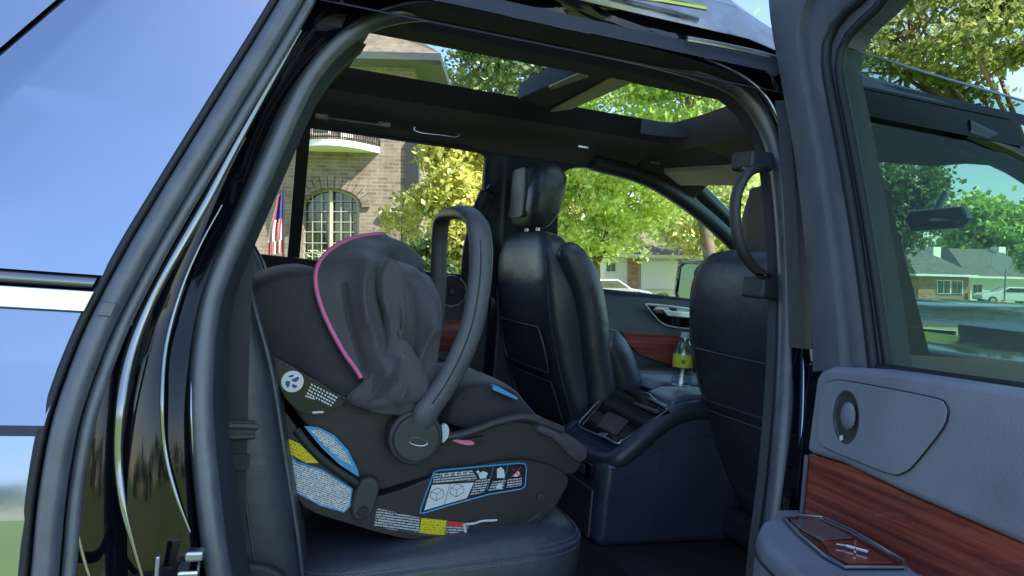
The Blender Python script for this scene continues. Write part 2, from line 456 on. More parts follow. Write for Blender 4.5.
e1 = lambda z: xo(z) - .022
back = lambda z: -3.05 + .12*max(0, z - 1.0)
bm = B(); grid(bm, side_rows(.30, 1.208, e1, back)); qp = obj('rear_quarter_panel', bm, 'panel', car, sharp=12)
bm = B(); z0, z1 = 1.209, 1.2365
pc = [V((e1(z) - .004, sideY(z) - .004, z)) for z in (z0, z1)]; pe = [V((-3.0, sideY(z) - .004, z)) for z in (z0, z1)]
prism(bm, [pc[0], pe[0], pe[1], pc[1]], (0, -.004, 0)); obj('belt_moulding', bm, 'chrome', car, bevel=.0015)
bm = B(); grid(bm, [[V((e1(z) - .01, sideY(z) - off, z)), V((-3.0, sideY(z) - off, z))] for z, off in ((1.239, -.004), (1.244, .004), (1.252, .003), (1.256, -.004))]); obj('belt_gap_strip', bm, 'bead', car, sharp=80)
la = S(55, 0); lb = S(0, 47); ca = S(110, 0); cb = S(0, 110)
def lx(a, b): return lambda z: a.x + (b.x - a.x)*(z - a.z)/(b.z - a.z)
gx, cx_ = lx(la, lb), lx(ca, cb)
bm = B(); grid(bm, side_rows(1.258, 1.84, e1, lambda z: min(e1(z) - .01, cx_(z)), nx=2))
grid(bm, [[V((min(e1(z) - .01, cx_(z)), sideY(z), z)), V((min(e1(z) - .018, cx_(z) - .012), sideY(z) + .0015, z)), V((min(e1(z) - .03, gx(z) + .004), sideY(z) + .008, z))] for z in [1.258 + .582*k/14 for k in range(15)]])
obj('pillar_trim', bm, 'panel2', car, sharp=70)
bm = B(); grid(bm, side_rows(1.258, 1.80, lambda z: min(e1(z) - .035, gx(z)), lambda z: -2.6 - .1*(z - 1.26), nx=3, extra=.002)); obj('quarter_window', bm, 'panel2', car, sharp=60)
bm = B(); grid(bm, side_rows(1.258, 1.80, lambda z: -2.6 - .1*(z - 1.26), back, nx=3)); obj('rear_pillar', bm, 'paint', car, sharp=60)
# --- roof skin: near rail, far rail, rear roof, windshield header
RX = [-2.9, -2.2, -1.4, -1.18, -.9, -.5, -.25, 0, .25, .5, .7]
edge = [p for p in outer_s if p.z > 1.66 and -1.15 < p.x < 0.02]
for far in (False, True):
    rp = [(.19, 1.835), (.215, 1.88), (.245, 1.92), (.28, 1.95), (.315, 1.962), (.35, 1.955), (.37, 1.92), (.375, 1.89)] if not far else [(.16, 1.81), (.19, 1.835), (.22, 1.86), (.27, 1.88), (.31, 1.888)]
    rows = []
    low = []
    for x in RX:
        z = 1.80 if x < -1.1 or far else (min(edge, key=lambda p: abs(p.x - x)).z if x <= 0.02 else 1.765)
        low.append(V((x, sideY(z), z)))
    rows = [low] + [[V((x, y, 1.80 + (z - 1.80)*(1 if x < .02 or far else max(.28, 1 - (x - .0)*2.6)) - .08*max(0, x - .3)**1.5)) for x in RX] for y, z in rp]
    if far: rows = [[V((q.x, FY - q.y, q.z)) for q in r_] for r_ in rows]
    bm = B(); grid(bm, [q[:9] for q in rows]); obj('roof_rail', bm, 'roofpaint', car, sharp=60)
    bm = B(); grid(bm, [q[8:] for q in rows]); obj('front_roof_rail', bm, 'paint_dim', car, sharp=60)
yr = (.31, .45, .65, .95, 1.25, 1.45, 1.59)
for nm, xs in (('roof_panel', ((-2.9, 0), (-2.2, 0), (-1.5, 0), (-.81, 0))), ('roof_header', ((.53, 0), (.61, -.01), (.70, -.04)))):
    bm = B(); grid(bm, [[V((x, y, 1.893 + .035*(1 - (abs(y - .95)/.66)**2) + dz - (.05 if nm == 'roof_header' and y < .4 else 0))) for y in yr] for x, dz in xs]); obj(nm, bm, 'paint', car, sharp=60)
# roof moulding strip above the opening (bright line)
st = cr([S(687, 39, -.004), S(720, 45, -.004), S(768, 56, -.004), S(800, 70, -.004)], 5); bm = B(); tube(bm, st, .006, 8, side=(0, 0, 1), squash=.6); obj('roof_drip_moulding', bm, 'satin', car)
bm = B(); tube(bm, [PY(612, -6, .20), PY(660, 0, .20), PY(706, 8, .20)], .006, 8); obj('rack_strip', bm, 'chrome', car)
# --- front near door (closed), fenders, hood, windshield, pillars
doorX = .045
for far in (False, True):
    fy = (lambda y: FY - y) if far else (lambda y: y)
    nm = 'front_door'
    bm = B(); rows = side_rows(.32, 1.215, lambda z: doorX, lambda z: 1.42, nx=6, far=far); grid(bm, rows)
    fd = obj(nm, bm, 'paint', car, sharp=25)
    bm = B()   # post behind its window, top rail and the sloping pillar
    zz = [1.215, 1.35, 1.5, 1.65, 1.70]
    if not far: grid(bm, [[V((.030, fy(sideY(z) + .02), z)), V((doorX, fy(sideY(z) + .002), z)), V((.345 - .27*(z - 1.3) , fy(sideY(z) + .002), z))] for z in zz])
    else: grid(bm, [[V((-.05, fy(sideY(z) + .002), z)), V((.10, fy(sideY(z) + .002), z))] for z in zz])
    obj('window_post', bm, 'rubber_dark', fd)
    bm = B(); grid(bm, [[V((x, fy(sideY(z)), z)) for x in (.06 if not far else .5, .3 if not far else .56, .5 if not far else .62, .72)] for z in ((1.70, 1.74, 1.772) if not far else (1.78, 1.80, 1.81))]); obj('window_rail', bm, 'paint_dim', fd)
    ap = [(.55, .115, 1.715), (.80, .11, 1.66), (1.05, .09, 1.52), (1.30, .06, 1.36), (1.50, .04, 1.235)]
    bm = B(); tube(bm, cr([(a, fy(b + .03), c + (.17 if far else 0)) for a, b, c in ap], 4), .035, 10, side=(0, 1, 0), squash=1.1); obj('windshield_pillar', bm, 'paint', car, sharp=80)
    bm = B(); gp = [(.10 if far else .26, 1.21), (1.45, 1.21), (1.30, 1.34), (1.05, 1.50), (.80, 1.64), (.60, 1.78 if far else 1.70), (.10 if far else .26, 1.79 if far else 1.70)]
    poly(bm, [V((x, fy(sideY(z) + .012), z)) for x, z in gp]); obj('window_glass', bm, 'glass', fd, smooth=False)
    bm = B(); grid(bm, side_rows(.38, 1.20, lambda z: 1.425, lambda z: 2.85 - .25*abs(z - .9), nx=8, far=far)); obj('front_fender', bm, 'paint', car, sharp=25)
    # lower sill
    bm = B(); grid(bm, [[V((x, fy(y), z)) for x in (-1.1, -.5, .04)] for y, z in ((.0, .34), (-.02, .42), (-.01, .55), (.03, .60), (.12, .61))]); obj('rocker_sill', bm, 'paint', car)
    # wheels
    for wx in (2.05, -1.62 - .25):
        wy = fy(.10); dy = -1 if not far else 1
        bm = B(); cyl(bm, (wx, wy - .12*dy, .40), (wx, wy + .10*dy, .40), .40, 48); wh = obj('wheel', bm, 'rubber_dark', car, bevel=.03)
        bm = B(); cyl(bm, (wx, wy + .09*dy, .40), (wx, wy + .107*dy, .40), .27, 40)
        for k in range(10):
            a = k*math.pi/5; u = V((math.cos(a), 0, math.sin(a))); w_ = V((-u.z, 0, u.x))*.022; c0 = V((wx, wy + .104*dy, .40))
            prism(bm, [c0 + u*.04 - w_, c0 + u*.26 - w_, c0 + u*.26 + w_, c0 + u*.04 + w_], (0, .016*dy, 0))
        obj('rim', bm, 'satin', wh, bevel=.003)
# far rear door + quarter outside skin
bm = B(); grid(bm, side_rows(.32, 1.215, lambda z: doorX - .01, lambda z: -1.12, nx=4, far=True)); obj('rear_door', bm, 'paint', car, sharp=25)
bm = B(); grid(bm, side_rows(.32, 1.215, lambda z: -1.13, back, nx=4, far=True)); grid(bm, side_rows(1.216, 1.80, lambda z: -1.2, back, nx=4, far=True)); obj('rear_quarter_panel', bm, 'paint', car, sharp=25)
# tail, nose, floor
bm = B(); grid(bm, [[V((-3.05 + .12*max(0, z - 1), y, z)) for y in (sideY(z), .95, FY - sideY(z))] for z in (.34, .6, .9, 1.2, 1.5, 1.8, 1.93)]); obj('tailgate', bm, 'paint', car, sharp=25)
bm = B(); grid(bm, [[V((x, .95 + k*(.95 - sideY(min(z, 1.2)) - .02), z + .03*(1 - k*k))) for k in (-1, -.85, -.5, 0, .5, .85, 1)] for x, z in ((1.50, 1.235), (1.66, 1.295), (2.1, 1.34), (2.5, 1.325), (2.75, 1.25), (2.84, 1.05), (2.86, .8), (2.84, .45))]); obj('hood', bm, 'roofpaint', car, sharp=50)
for yy in (.35, 1.55):
    bm = B(); box(bm, (2.80, yy - .22, .93), (2.885, yy + .22, 1.07)); obj('headlight', bm, 'lab_plain', car, bevel=.02)
bm = B(); box(bm, (2.83, .62, .70), (2.89, 1.28, 1.08)); obj('grille', bm, 'satin', car, bevel=.02)
bm = B(); ws0 = [V((.70, y, 1.735 + .02*(1 - abs(y - .95)/.8))) for y in (.18, .5, .95, 1.4, 1.72)]; ws1 = [V((1.56, y, 1.235 + .0*y)) for y in (.06, .45, .95, 1.45, 1.84)]
for a, b in zip(ws1, (0, .05, .07, .05, 0)): a.x += b
grid(bm, [ws0, ws1]); obj('windshield', bm, 'wind', car)
bm = B(); box(bm, (-2.95, .10, .53), (1.45, 1.80, .545)); obj('floor_pan', bm, 'carpet', car, smooth=False)

# --- headliner with the panoramic opening
def zh(y):
    P = [(.12, 1.715), (.20, 1.745), (.32, 1.765), (.43, 1.77), (.47, 1.83), (.50, 1.885), (1.20, 1.885), (1.25, 1.865), (1.33, 1.84), (1.45, 1.815), (1.53, 1.785), (1.58, 1.748)]
    for (a, b), (c, d) in zip(P, P[1:]):
        if y <= c: return b + (d - b)*(y - a)/(c - a)
    return P[-1][1]


hl = B()
Xs = [-2.9, -1.6, -1.0, -.69, -.5, -.24, -.1, .1, .3, .5]
grid(hl, [[V((x, y, zh(y))) for x in Xs] for y in (.12, .2, .32, .43, .47, .50)])
grid(hl, [[V((x, y, zh(y))) for x in Xs] for y in (1.20, 1.25, 1.33)])
grid(hl, [[V((x, y, zh(y) if abs(y - .85) > .4 else 1.80)) for y in (.43, .47, .5, .85, 1.2, 1.25, 1.33)] for x in (-2.9, -1.0, -.76)])
grid(hl, [[V((x, y, z)) for y in (.5, .85, 1.2)] for x, z in ((-.76, 1.80), (-.69, 1.885))])
headl = obj('headliner', hl, 'headliner', car, sharp=60)
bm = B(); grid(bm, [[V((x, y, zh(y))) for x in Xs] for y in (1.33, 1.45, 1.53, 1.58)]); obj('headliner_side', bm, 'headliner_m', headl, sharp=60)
# front part, dipping to the windshield header
bm = B(); fr_ = []
for x, dz in ((.50, 0), (.60, .02), (.72, .05), (.80, .07)):
    fr_.append([V((x, y, (zh(y) if not .45 < y < 1.24 else 1.80) - dz)) for y in (.12, .2, .32, .43, .6, .85, 1.1, 1.25, 1.33, 1.45, 1.58)])
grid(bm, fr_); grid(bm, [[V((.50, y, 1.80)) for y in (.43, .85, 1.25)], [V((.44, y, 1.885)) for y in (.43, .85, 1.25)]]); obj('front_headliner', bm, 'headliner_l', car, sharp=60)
# the opening's rounded front corners
for ys, sgn in ((1.20, -1), (.50, 1)):
    bm = B(); c0 = V((.50, ys, 1.883)); pts = [c0] + [V((.32 + .18*math.sin(q), ys + sgn*(.14 - .14*math.cos(q)), 1.883)) for q in [k*math.pi/16 for k in range(9)]]
    prism(bm, pts, (0, 0, -.05)); obj('opening_corner', bm, 'headliner', headl)
# cross beam with its lit roller shade housing
b0, b1, b2, b3 = PZ(585, 68, 1.775), PZ(607, 74, 1.775), PZ(634, 80, 1.775), PZ(648, 83, 1.775)
f0, f1, f2, f3 = PY(518, 99, 1.2), PY(542, 107, 1.2), PY(572, 107, 1.2), PY(580, 107, 1.2)
bm = B(); prism(bm, [b0, b1 + V((0, 0, -.004)), b2 + V((0, 0, .0)), f2 + V((0, .0, 0)), f1, f0], (0, 0, .05)); cb_ = obj('sunroof_crossbeam', bm, 'headliner', car, smooth=False)
bm = B(); prism(bm, [b1 + V((.01, 0, -.012)), b2 + V((0, 0, -.006)), f2 + V((0, 0, -.008)), f1 + V((.03, 0, -.012))], (0, 0, .008)); obj('shade_housing', bm, 'beige', cb_, bevel=.003)
bm = B(); prism(bm, [b0 + V((.0, .03, -.006)), b0.lerp(b1, .45) + V((0, .03, -.008)), f0.lerp(b0.lerp(b1, .45), .55) + V((0, 0, -.01)), f0.lerp(b0, .55) + V((0, 0, -.006))], (0, 0, .005)); obj('shade_edge', bm, 'beige', cb_, bevel=.002)
for x0, x1 in ((-.80, -.17), (-.165, .52)):
    bm = B(); grid(bm, [[V((x, y, 1.893 + .035*(1 - (abs(y - .95)/.66)**2))) for y in (.31, .45, .65, .95, 1.25, 1.45, 1.59)] for x in (x0, x1)]); obj('sunroof_glass', bm, 'sunglass', car)
# sun visors
def visor(px, y):
    P = [PY(a, b, y) for a, b in px]; bm = B(); prism(bm, P, (0, .0, -.012)); return bm
bm = B(); vp = [tuple(PY(*p)) for p in ((664, 168, 1.46), (746, 163, 1.02), (748, 181, 1.02), (680, 181, 1.46))]; prism(bm, [V(p) for p in vp], (0, 0, -.018)); obj('sun_visor', bm, 'beige', car, bevel=.008)
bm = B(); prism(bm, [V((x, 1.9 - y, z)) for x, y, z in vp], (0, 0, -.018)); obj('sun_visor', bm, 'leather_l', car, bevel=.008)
# header end trim over the handle
# interior mirror
bm = B(); mc = PX(930, 219, .98); prism(bm, [mc + V((0, y, z)) for y, z in ((-.09, -.03), (.07, -.035), (.10, 0), (.08, .03), (-.10, .035), (-.12, 0))], (.03, 0, 0)); im = obj('rear_view_mirror', bm, 'piano', car, bevel=.008)
bm = B(); cyl(bm, mc + V((.02, 0, .02)), (mc.x + .05, mc.y, 1.66), .012, 10); obj('mirror_stem', bm, 'piano', im)
bm = B(); prism(bm, [V((.84, .74, 1.695)), V((.99, .76, 1.62)), V((.99, 1.0, 1.62)), V((.84, 1.0, 1.695))], (0, 0, .05)); obj('sensor_cover', bm, 'piano', im, bevel=.008)

# --- far side interior trim with window openings
def fill(bm, outline, holes):
    edges = []
    for lp in [outline] + holes:
        vs = [bm.verts.new(p) for p in lp]
        edges += [bm.edges.new((vs[i], vs[(i+1) % len(vs)])) for i in range(len(vs))]
    bmesh.ops.triangle_fill(bm, use_beauty=True, edges=edges); return bm


FO = V((0, 1.685, 1.27)); fn = V((0, .51, .17)); fn = V((0, 1, (1.685 - 1.555)/.48)).normalized()
def PF(px, py, off=0): return PP(px, py, FO - fn*off, fn)
def pf_xz(x, z): return V((x, FO.y - (z - FO.z)*fn.z/fn.y, z))
rear_win = [(236, 252), (262, 254), (316, 260), (380, 267), (445, 273), (472, 275), (478, 262), (482, 235), (487, 200), (489, 175), (487, 160), (480, 152), (465, 147), (415, 139), (349, 130), (312, 126), (270, 119), (225, 113)]
divider = [(311, 125.5), (298.5, 124.3), (287.5, 257), (299.5, 258)]
front_win = [(556, 284), (600, 288.5), (645, 293), (700, 300), (760, 308), (810, 315), (800, 300), (770, 275), (750, 257), (733, 240), (716, 220), (700, 205), (682, 192), (660, 180), (635, 172), (605, 167.5), (575, 166.5), (562, 172), (557, 190)]
hole1 = [PF(*p) for p in rear_win]; hole2 = [PF(*p) for p in front_win]
topz = 1.752
out = [pf_xz(x, z) for x, z in ((-1.25, 1.22), (1.45, 1.19), (1.36, 1.30), (1.1, 1.53), (.8, 1.66), (.6, 1.735), (.4, topz), (-1.25, topz))]
# keep the holes inside the outline
def inside_top(l): return [V((p.x, p.y, min(p.z, topz - .004))) for p in l]
bm = B(); fill(bm, out, [inside_top(hole1)])
# front opening is bounded by its own frame
bm.free()
H1 = inside_top(hole1); H2 = inside_top(hole2)
for p in H2: p.x = min(p.x, 1.30)
bm = B(); fill(bm, out, [H1, H2]); bmesh.ops.solidify(bm, geom=bm.faces[:], thickness=.012)
fw = obj('side_trim', bm, 'headliner', car, smooth=False)
bm = B(); dv = [PF(*p, .008) for p in divider]; prism(bm, dv, fn*.03); obj('window_divider', bm, 'rubber_dark', fw)
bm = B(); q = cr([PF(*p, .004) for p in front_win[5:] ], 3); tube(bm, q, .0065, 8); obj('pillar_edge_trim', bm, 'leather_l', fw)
bm = B(); q = cr([PF(*p, .004) for p in rear_win[5:]], 3); tube(bm, q, .006, 8); obj('window_seal', bm, 'rubber_dark', fw)
bm = B(); tube(bm, cr([pf_xz(x, z) + V((0, -.02, 0)) for x, z in ((.30, 1.765), (.55, 1.735), (.8, 1.645), (1.05, 1.515), (1.28, 1.365), (1.45, 1.25))], 4), .036, 10, side=(0, 1, 0), squash=.9); obj('pillar_cover', bm, 'plastic', car, sharp=80)
bm = B(); tube(bm, cr([pf_xz(x, z) + V((0, -.006, 0)) for x, z in ((-.085, 1.745), (-.07, 1.6), (-.05, 1.45), (-.03, 1.28))], 4), .05, 10, side=(1, 0, 0), squash=.5); obj('centre_pillar_cover', bm, 'plastic', car, sharp=80)
# glass of the far rear door
bm = B(); poly(bm, [V((p[0], FY - sideY(p[1]) - .012, p[1])) for p in ((-1.25, 1.22), (-.02, 1.22), (-.06, 1.74), (-1.15, 1.74))]); obj('rear_door_glass', bm, 'glass', car, smooth=False)
# grab handle and coat-hook on the far header (bright bow)
bm = B(); p0, p1 = PY(322, 116.5, 1.50), PY(384, 124.5, 1.50)
tube(bm, [p0, p0.lerp(p1, .15) + V((0, -.01, -.003)), p0.lerp(p1, .5) + V((0, -.012, -.004)), p0.lerp(p1, .85) + V((0, -.01, -.003)), p1], .0035, 8)
hb = obj('overhead_handle', bm, 'satin', car)
for p in (p0, p1):
    bm = B(); box(bm, (p.x - .022, p.y - .006, p.z - .008), (p.x + .022, p.y + .014, p.z + .008)); obj('handle_mount', bm, 'beige', hb, bevel=.005)
bm = B(); tube(bm, cr([PY(a, b, 1.508) for a, b in ((415, 127), (414, 130), (422, 133), (440, 135), (455, 137), (459, 135), (455, 132), (437, 129), (420, 126), (415, 127))], 3), .0022, 6); obj('lamp_bezel', bm, 'satin', car)
for a in ((583, 147), (655, 163)):
    p = PF(a[0], a[1], .12); bm = B(); box(bm, (p.x - .02, p.y - .004, p.z - .003), (p.x + .02, p.y + .004, p.z + .003)); obj('trim_clip', bm, 'satin', headl)

# far door trim
def fy_box(bm, pxs, y, depth): return prism(bm, [PY(a, b, y) for a, b in pxs], (0, depth, 0))
bm = B(); prism(bm, [(-1.15, 1.60, .62), (-1.15, 1.60, 1.15), (-1.15, 1.655, 1.262), (-1.15, 1.70, 1.262), (-1.15, 1.72, .62)], (1.11, 0, 0)); rdt = obj('rear_door_trim', bm, 'plastic', car, bevel=.012)
bm = B(); prism(bm, [(-.01, 1.60, .62), (-.01, 1.60, 1.13), (-.01, 1.655, 1.252), (-.01, 1.70, 1.252), (-.01, 1.72, .62)], (1.44, 0, 0)); fdt = obj('front_door_trim', bm, 'plastic', car, bevel=.012)
# far speaker
sp = PY(451, 291, 1.615); bm = B(); cyl(bm, sp + V((0, .02, 0)), sp + V((0, -.012, 0)), .062, 28, .058); obj('speaker', bm, 'rubber_dark', rdt, bevel=.003)
bm = B(); tube(bm, [sp + V((math.cos(q)*.058, -.012, math.sin(q)*.058)) for q in [k*math.pi/6 for k in range(-5, 3)]], .003, 6); obj('speaker_ring', bm, 'satin', rdt)
bm = B(); cyl(bm, sp + V((.0, -.0, 0)), sp + V((0, -.02, 0)), .022, 20, .014); obj('tweeter', bm, 'plastic', rdt, bevel=.003)
bm = B(); prism(bm, [(-1.1, 1.592, 1.0), (-1.1, 1.592, 1.10), (-1.1, 1.598, 1.11), (-1.1, 1.598, .99)], (1.02, 0, 0)); obj('wood_trim', bm, 'wood', rdt)
bm = B(); box(bm, (-.95, 1.50, .90), (-.15, 1.60, .965)); obj('armrest', bm, 'leather', rdt, bevel=.02)
bm = B(); p = [PY(a, b, 1.592) for a, b in ((622, 331), (640, 332), (690, 338), (760, 346), (760, 376), (680, 368), (640, 355), (628, 343))]; prism(bm, p, (0, .006, 0)); obj('wood_trim', bm, 'wood', fdt)
bm = B(); p = [PY(a, b, 1.594) for a, b in ((647, 304.5), (700, 310), (705, 329), (676, 327), (662, 322), (655, 313))]; prism(bm, p, (0, .01, 0)); dh = obj('door_handle', bm, 'piano', fdt, bevel=.004)
q = cr([PY(a, b, 1.59) for a, b in ((700, 310), (670, 306), (648, 304), (647, 306), (654, 315), (662, 323), (676, 327.5), (706, 330))], 4); bm = B(); tube(bm, q, .0028, 6); obj('handle_bezel', bm, 'satin', dh)
bm = B(); p = [PY(a, b, 1.585) for a, b in ((663, 310), (700, 313), (700, 319), (668, 316))]; prism(bm, p, (0, .006, 0)); obj('handle_lever', bm, 'satin', dh, bevel=.002)
bm = B(); box(bm, (.15, 1.44, .90), (.85, 1.60, .97)); obj('armrest', bm, 'leather', fdt, bevel=.02)
# wing mirrors
def wing(cx, cy, sgn, name='wing_mirror'):
    bm = B(); ring = []
    for d, s in ((0, 1.0), (.03, 1.04), (.07, .95), (.11, .6)):
        ring.append([V((cx + d, cy + sgn*(a*s), 1.34 + b*s)) for a, b in ((-.13, -.03), (-.11, .07), (-.08, .095), (.08, .095), (.12, .07), (.13, -.06), (.10, -.10), (-.10, -.10))])
    loft(bm, ring); wm = obj(name, bm, 'piano', car, bevel=.01)
    bm = B(); poly(bm, [V((cx - .004, cy + sgn*(a*.9), 1.34 + b*.88)) for a, b in ((-.13, -.03), (-.11, .07), (-.08, .095), (.08, .095), (.12, .07), (.13, -.06), (.10, -.10), (-.10, -.10))]); obj('mirror_glass', bm, 'mirror', wm)
    fr_l = [V((cx - .006, cy + sgn*a, 1.34 + b)) for a, b in ((-.13, -.03), (-.11, .07), (-.08, .095), (.08, .095), (.12, .07), (.13, -.06), (.10, -.10), (-.10, -.10))]
    bm = B(); tube(bm, fr_l + [fr_l[0]], .009, 8); obj('mirror_rim', bm, 'piano', wm)
    return wm
mp_ = PY(693, 277, 1.98); wing(mp_.x, 1.98, 1)
wing(mp_.x, FY - 2.02, -1)
# dashboard and wheel
bm = B(); prism(bm, [(.98, .12, .62), (.92, .12, 1.08), (1.0, .12, 1.19), (1.5, .12, 1.225), (1.5, .12, .62)], (0, 1.66, 0)); obj('dashboard', bm, 'piano', car, bevel=.02)
bm = B(); wc = V((.80, 1.36, 1.06)); wu = V((.35, 0, .94)); wv = V((0, 1, 0)); tube(bm, [wc + wu*math.cos(q)*.185 + wv*math.sin(q)*.185 for q in [k*2*math.pi/36 for k in range(37)]], .015, 10, caps=False)
stw = obj('steering_wheel', bm, 'leather', car, sharp=80); bm = B(); cyl(bm, wc + V((.0, 0, 0)), wc + V((.2, 0, -.07)), .06, 20, .03); box(bm, (wc.x, wc.y - .18, wc.z - .015), (wc.x + .02, wc.y + .18, wc.z + .015)); obj('wheel_hub', bm, 'plastic', stw, bevel=.006)

# --- seats
def front_seat(dx, yc, dz=0):
    """back section by section; dx = travel along the rails; rear surface near X 0 at the shoulders"""
    St = [(.64, .33, .085, .235), (.72, .285, .10, .262), (.85, .225, .105, .272), (1.0, .165, .105, .272), (1.15, .115, .10, .275), (1.28, .085, .09, .272), (1.36, .068, .078, .258), (1.415, .060, .064, .228), (1.447, .056, .046, .18), (1.460, .055, .022, .12)]
    St = [(z + (dz if z > 1.1 else 0), b, c, d) for z, b, c, d in St]
    bm = B(); loft(bm, [rrect(x + dx, yc, z, hx, hy, 36, 4.2, -.1) for z, x, hx, hy in St])
    s = obj('front_seat', bm, 'leather', car, sharp=70)
    # hard back panel and its pocket
    def bx(z):
        for (a, b, c, d), (a2, b2, c2, d2) in zip(St, St[1:]):
            if a <= z <= a2: t = (z - a)/(a2 - a); return b + (b2 - b)*t - (c + (c2 - c)*t)
        return St[0][1] - St[0][2]
    def panel(z0, z1, w0, w1, off, nm, m, bev=.008, n=9):
        bm = B(); L_, R_ = [], []
        rows = []
        for k in range(n + 1):
            t = k/n; z = z0 + (z1 - z0)*t; w = w0 + (w1 - w0)*t
            rr = min(1, math.sin(min(t, 1 - t)*math.pi + .28)**.5) if 1 else 1
            w *= .86 + .14*min(1, rr)
            rows.append([V((bx(z) + dx - off - .003 + .010*abs(u)**3.5, yc + u*w, z)) for u in (-1, -.8, -.5, 0, .5, .8, 1)])
        grid(bm, rows); bmesh.ops.solidify(bm, geom=bm.faces[:], thickness=.010); o = obj(nm, bm, m, s, bevel=bev if bev else 0); return rows
    r1 = panel(.66, .955, .20, .222, .001, 'map_pocket', 'leather')
    r2 = panel(.985, 1.135, .222, .205, .0, 'back_panel', 'leather')
    bm = B()
    for r in (r1, r2):
        lp = [q[0] for q in r] + r[-1][1:] + [q[-1] for q in r[::-1]][1:] + r[0][::-1][1:]
        tube(bm, [q + V((-.004, 0, 0)) for q in lp], .0035, 6)
    obj('panel_piping', bm, 'leather_l', s)
    for sg in (-1, 1):   # side piping
        bm = B(); tube(bm, cr([V((x + dx - hx*.72, yc + sg*hy*.915, z)) for z, x, hx, hy in St[:8]] , 3), .0035, 6); obj('seam_piping', bm, 'leather_l', s)
    # front bolsters, seen beside the back
    for sg in (-1, 1):
        yb = yc + sg*.268
        bp2 = cr([(.015, yb, 1.40), (.06, yb, 1.375), (.115, yb, 1.29), (.150, yb, 1.19), (.175, yb, 1.08), (.20, yb, .98), (.22, yb, .88)], 4); rb = [.018, .030, .038, .043, .047, .05, .052] + [.054]*(len(bp2) - 7)
        bm = B(); tube(bm, [p + V((dx + .03, 0, dz)) for p in bp2], rb, 16, side=(1, 0, 0), squash=.85); obj('side_bolster', bm, 'leather', s, sharp=85)
        bp3 = cr([(.19, yb, 1.115), (.225, yb, 1.10), (.265, yb, 1.05), (.31, yb, .96), (.36, yb, .88), (.45, yb, .82)], 4); rb = [.022, .034, .042, .048, .05] + [.052]*(len(bp3) - 5)
        bm = B(); tube(bm, [p + V((dx + .03, 0, dz)) for p in bp3], rb, 16, side=(1, 0, 0), squash=.8); obj('hip_bolster', bm, 'leather', s, sharp=85)
    # cushion
    bm = B(); loft(bm, [rrect(.42 + dx + .02, yc, z, hx, hy, 28, 4.5) for z, hx, hy in ((.66, .20, .24), (.68, .25, .265), (.74, .27, .275), (.79, .265, .27), (.82, .22, .23))]); obj('cushion', bm, 'leather', s, sharp=60)
    bm = B(); box(bm, (.18 + dx, yc - .24, .56), (.66 + dx, yc + .24, .66)); obj('seat_base', bm, 'plastic', s, bevel=.03)
    # headrest
    hx0 = .045 + dx + (.08 if dz else 0); dz *= 2.2
    bm = B(); loft(bm, [rrect(hx0 + ox, yc, z + dz, a, b, 28, 3.4) for z, ox, a, b in ((1.475, -.005, .026, .09), (1.485, -.008, .045, .115), (1.53, .0, .066, .136), (1.60, .008, .072, .142), (1.655, .014, .068, .136), (1.688, .012, .046, .115), (1.700, .012, .028, .092))])
    h = obj('headrest', bm, 'leather', s, sharp=80)
    bm = B(); loft(bm, [rrect(hx0 - .05, yc, z + dz, .022, b, 20, 4) for z, b in ((1.505, .07), (1.512, .085), (1.67, .082), (1.678, .07))]); obj('headrest_shell', bm, 'shellhub', h, sharp=70)
    for sg in (-1, 1): bm = B(); cyl(bm, (hx0, yc + sg*.055, 1.42 + dz), (hx0, yc + sg*.055, 1.50 + dz), .007, 10); obj('headrest_post', bm, 'satin', h)
    return s


front_seat(-.03, 1.375)
front_seat(.30, .545, -.035)


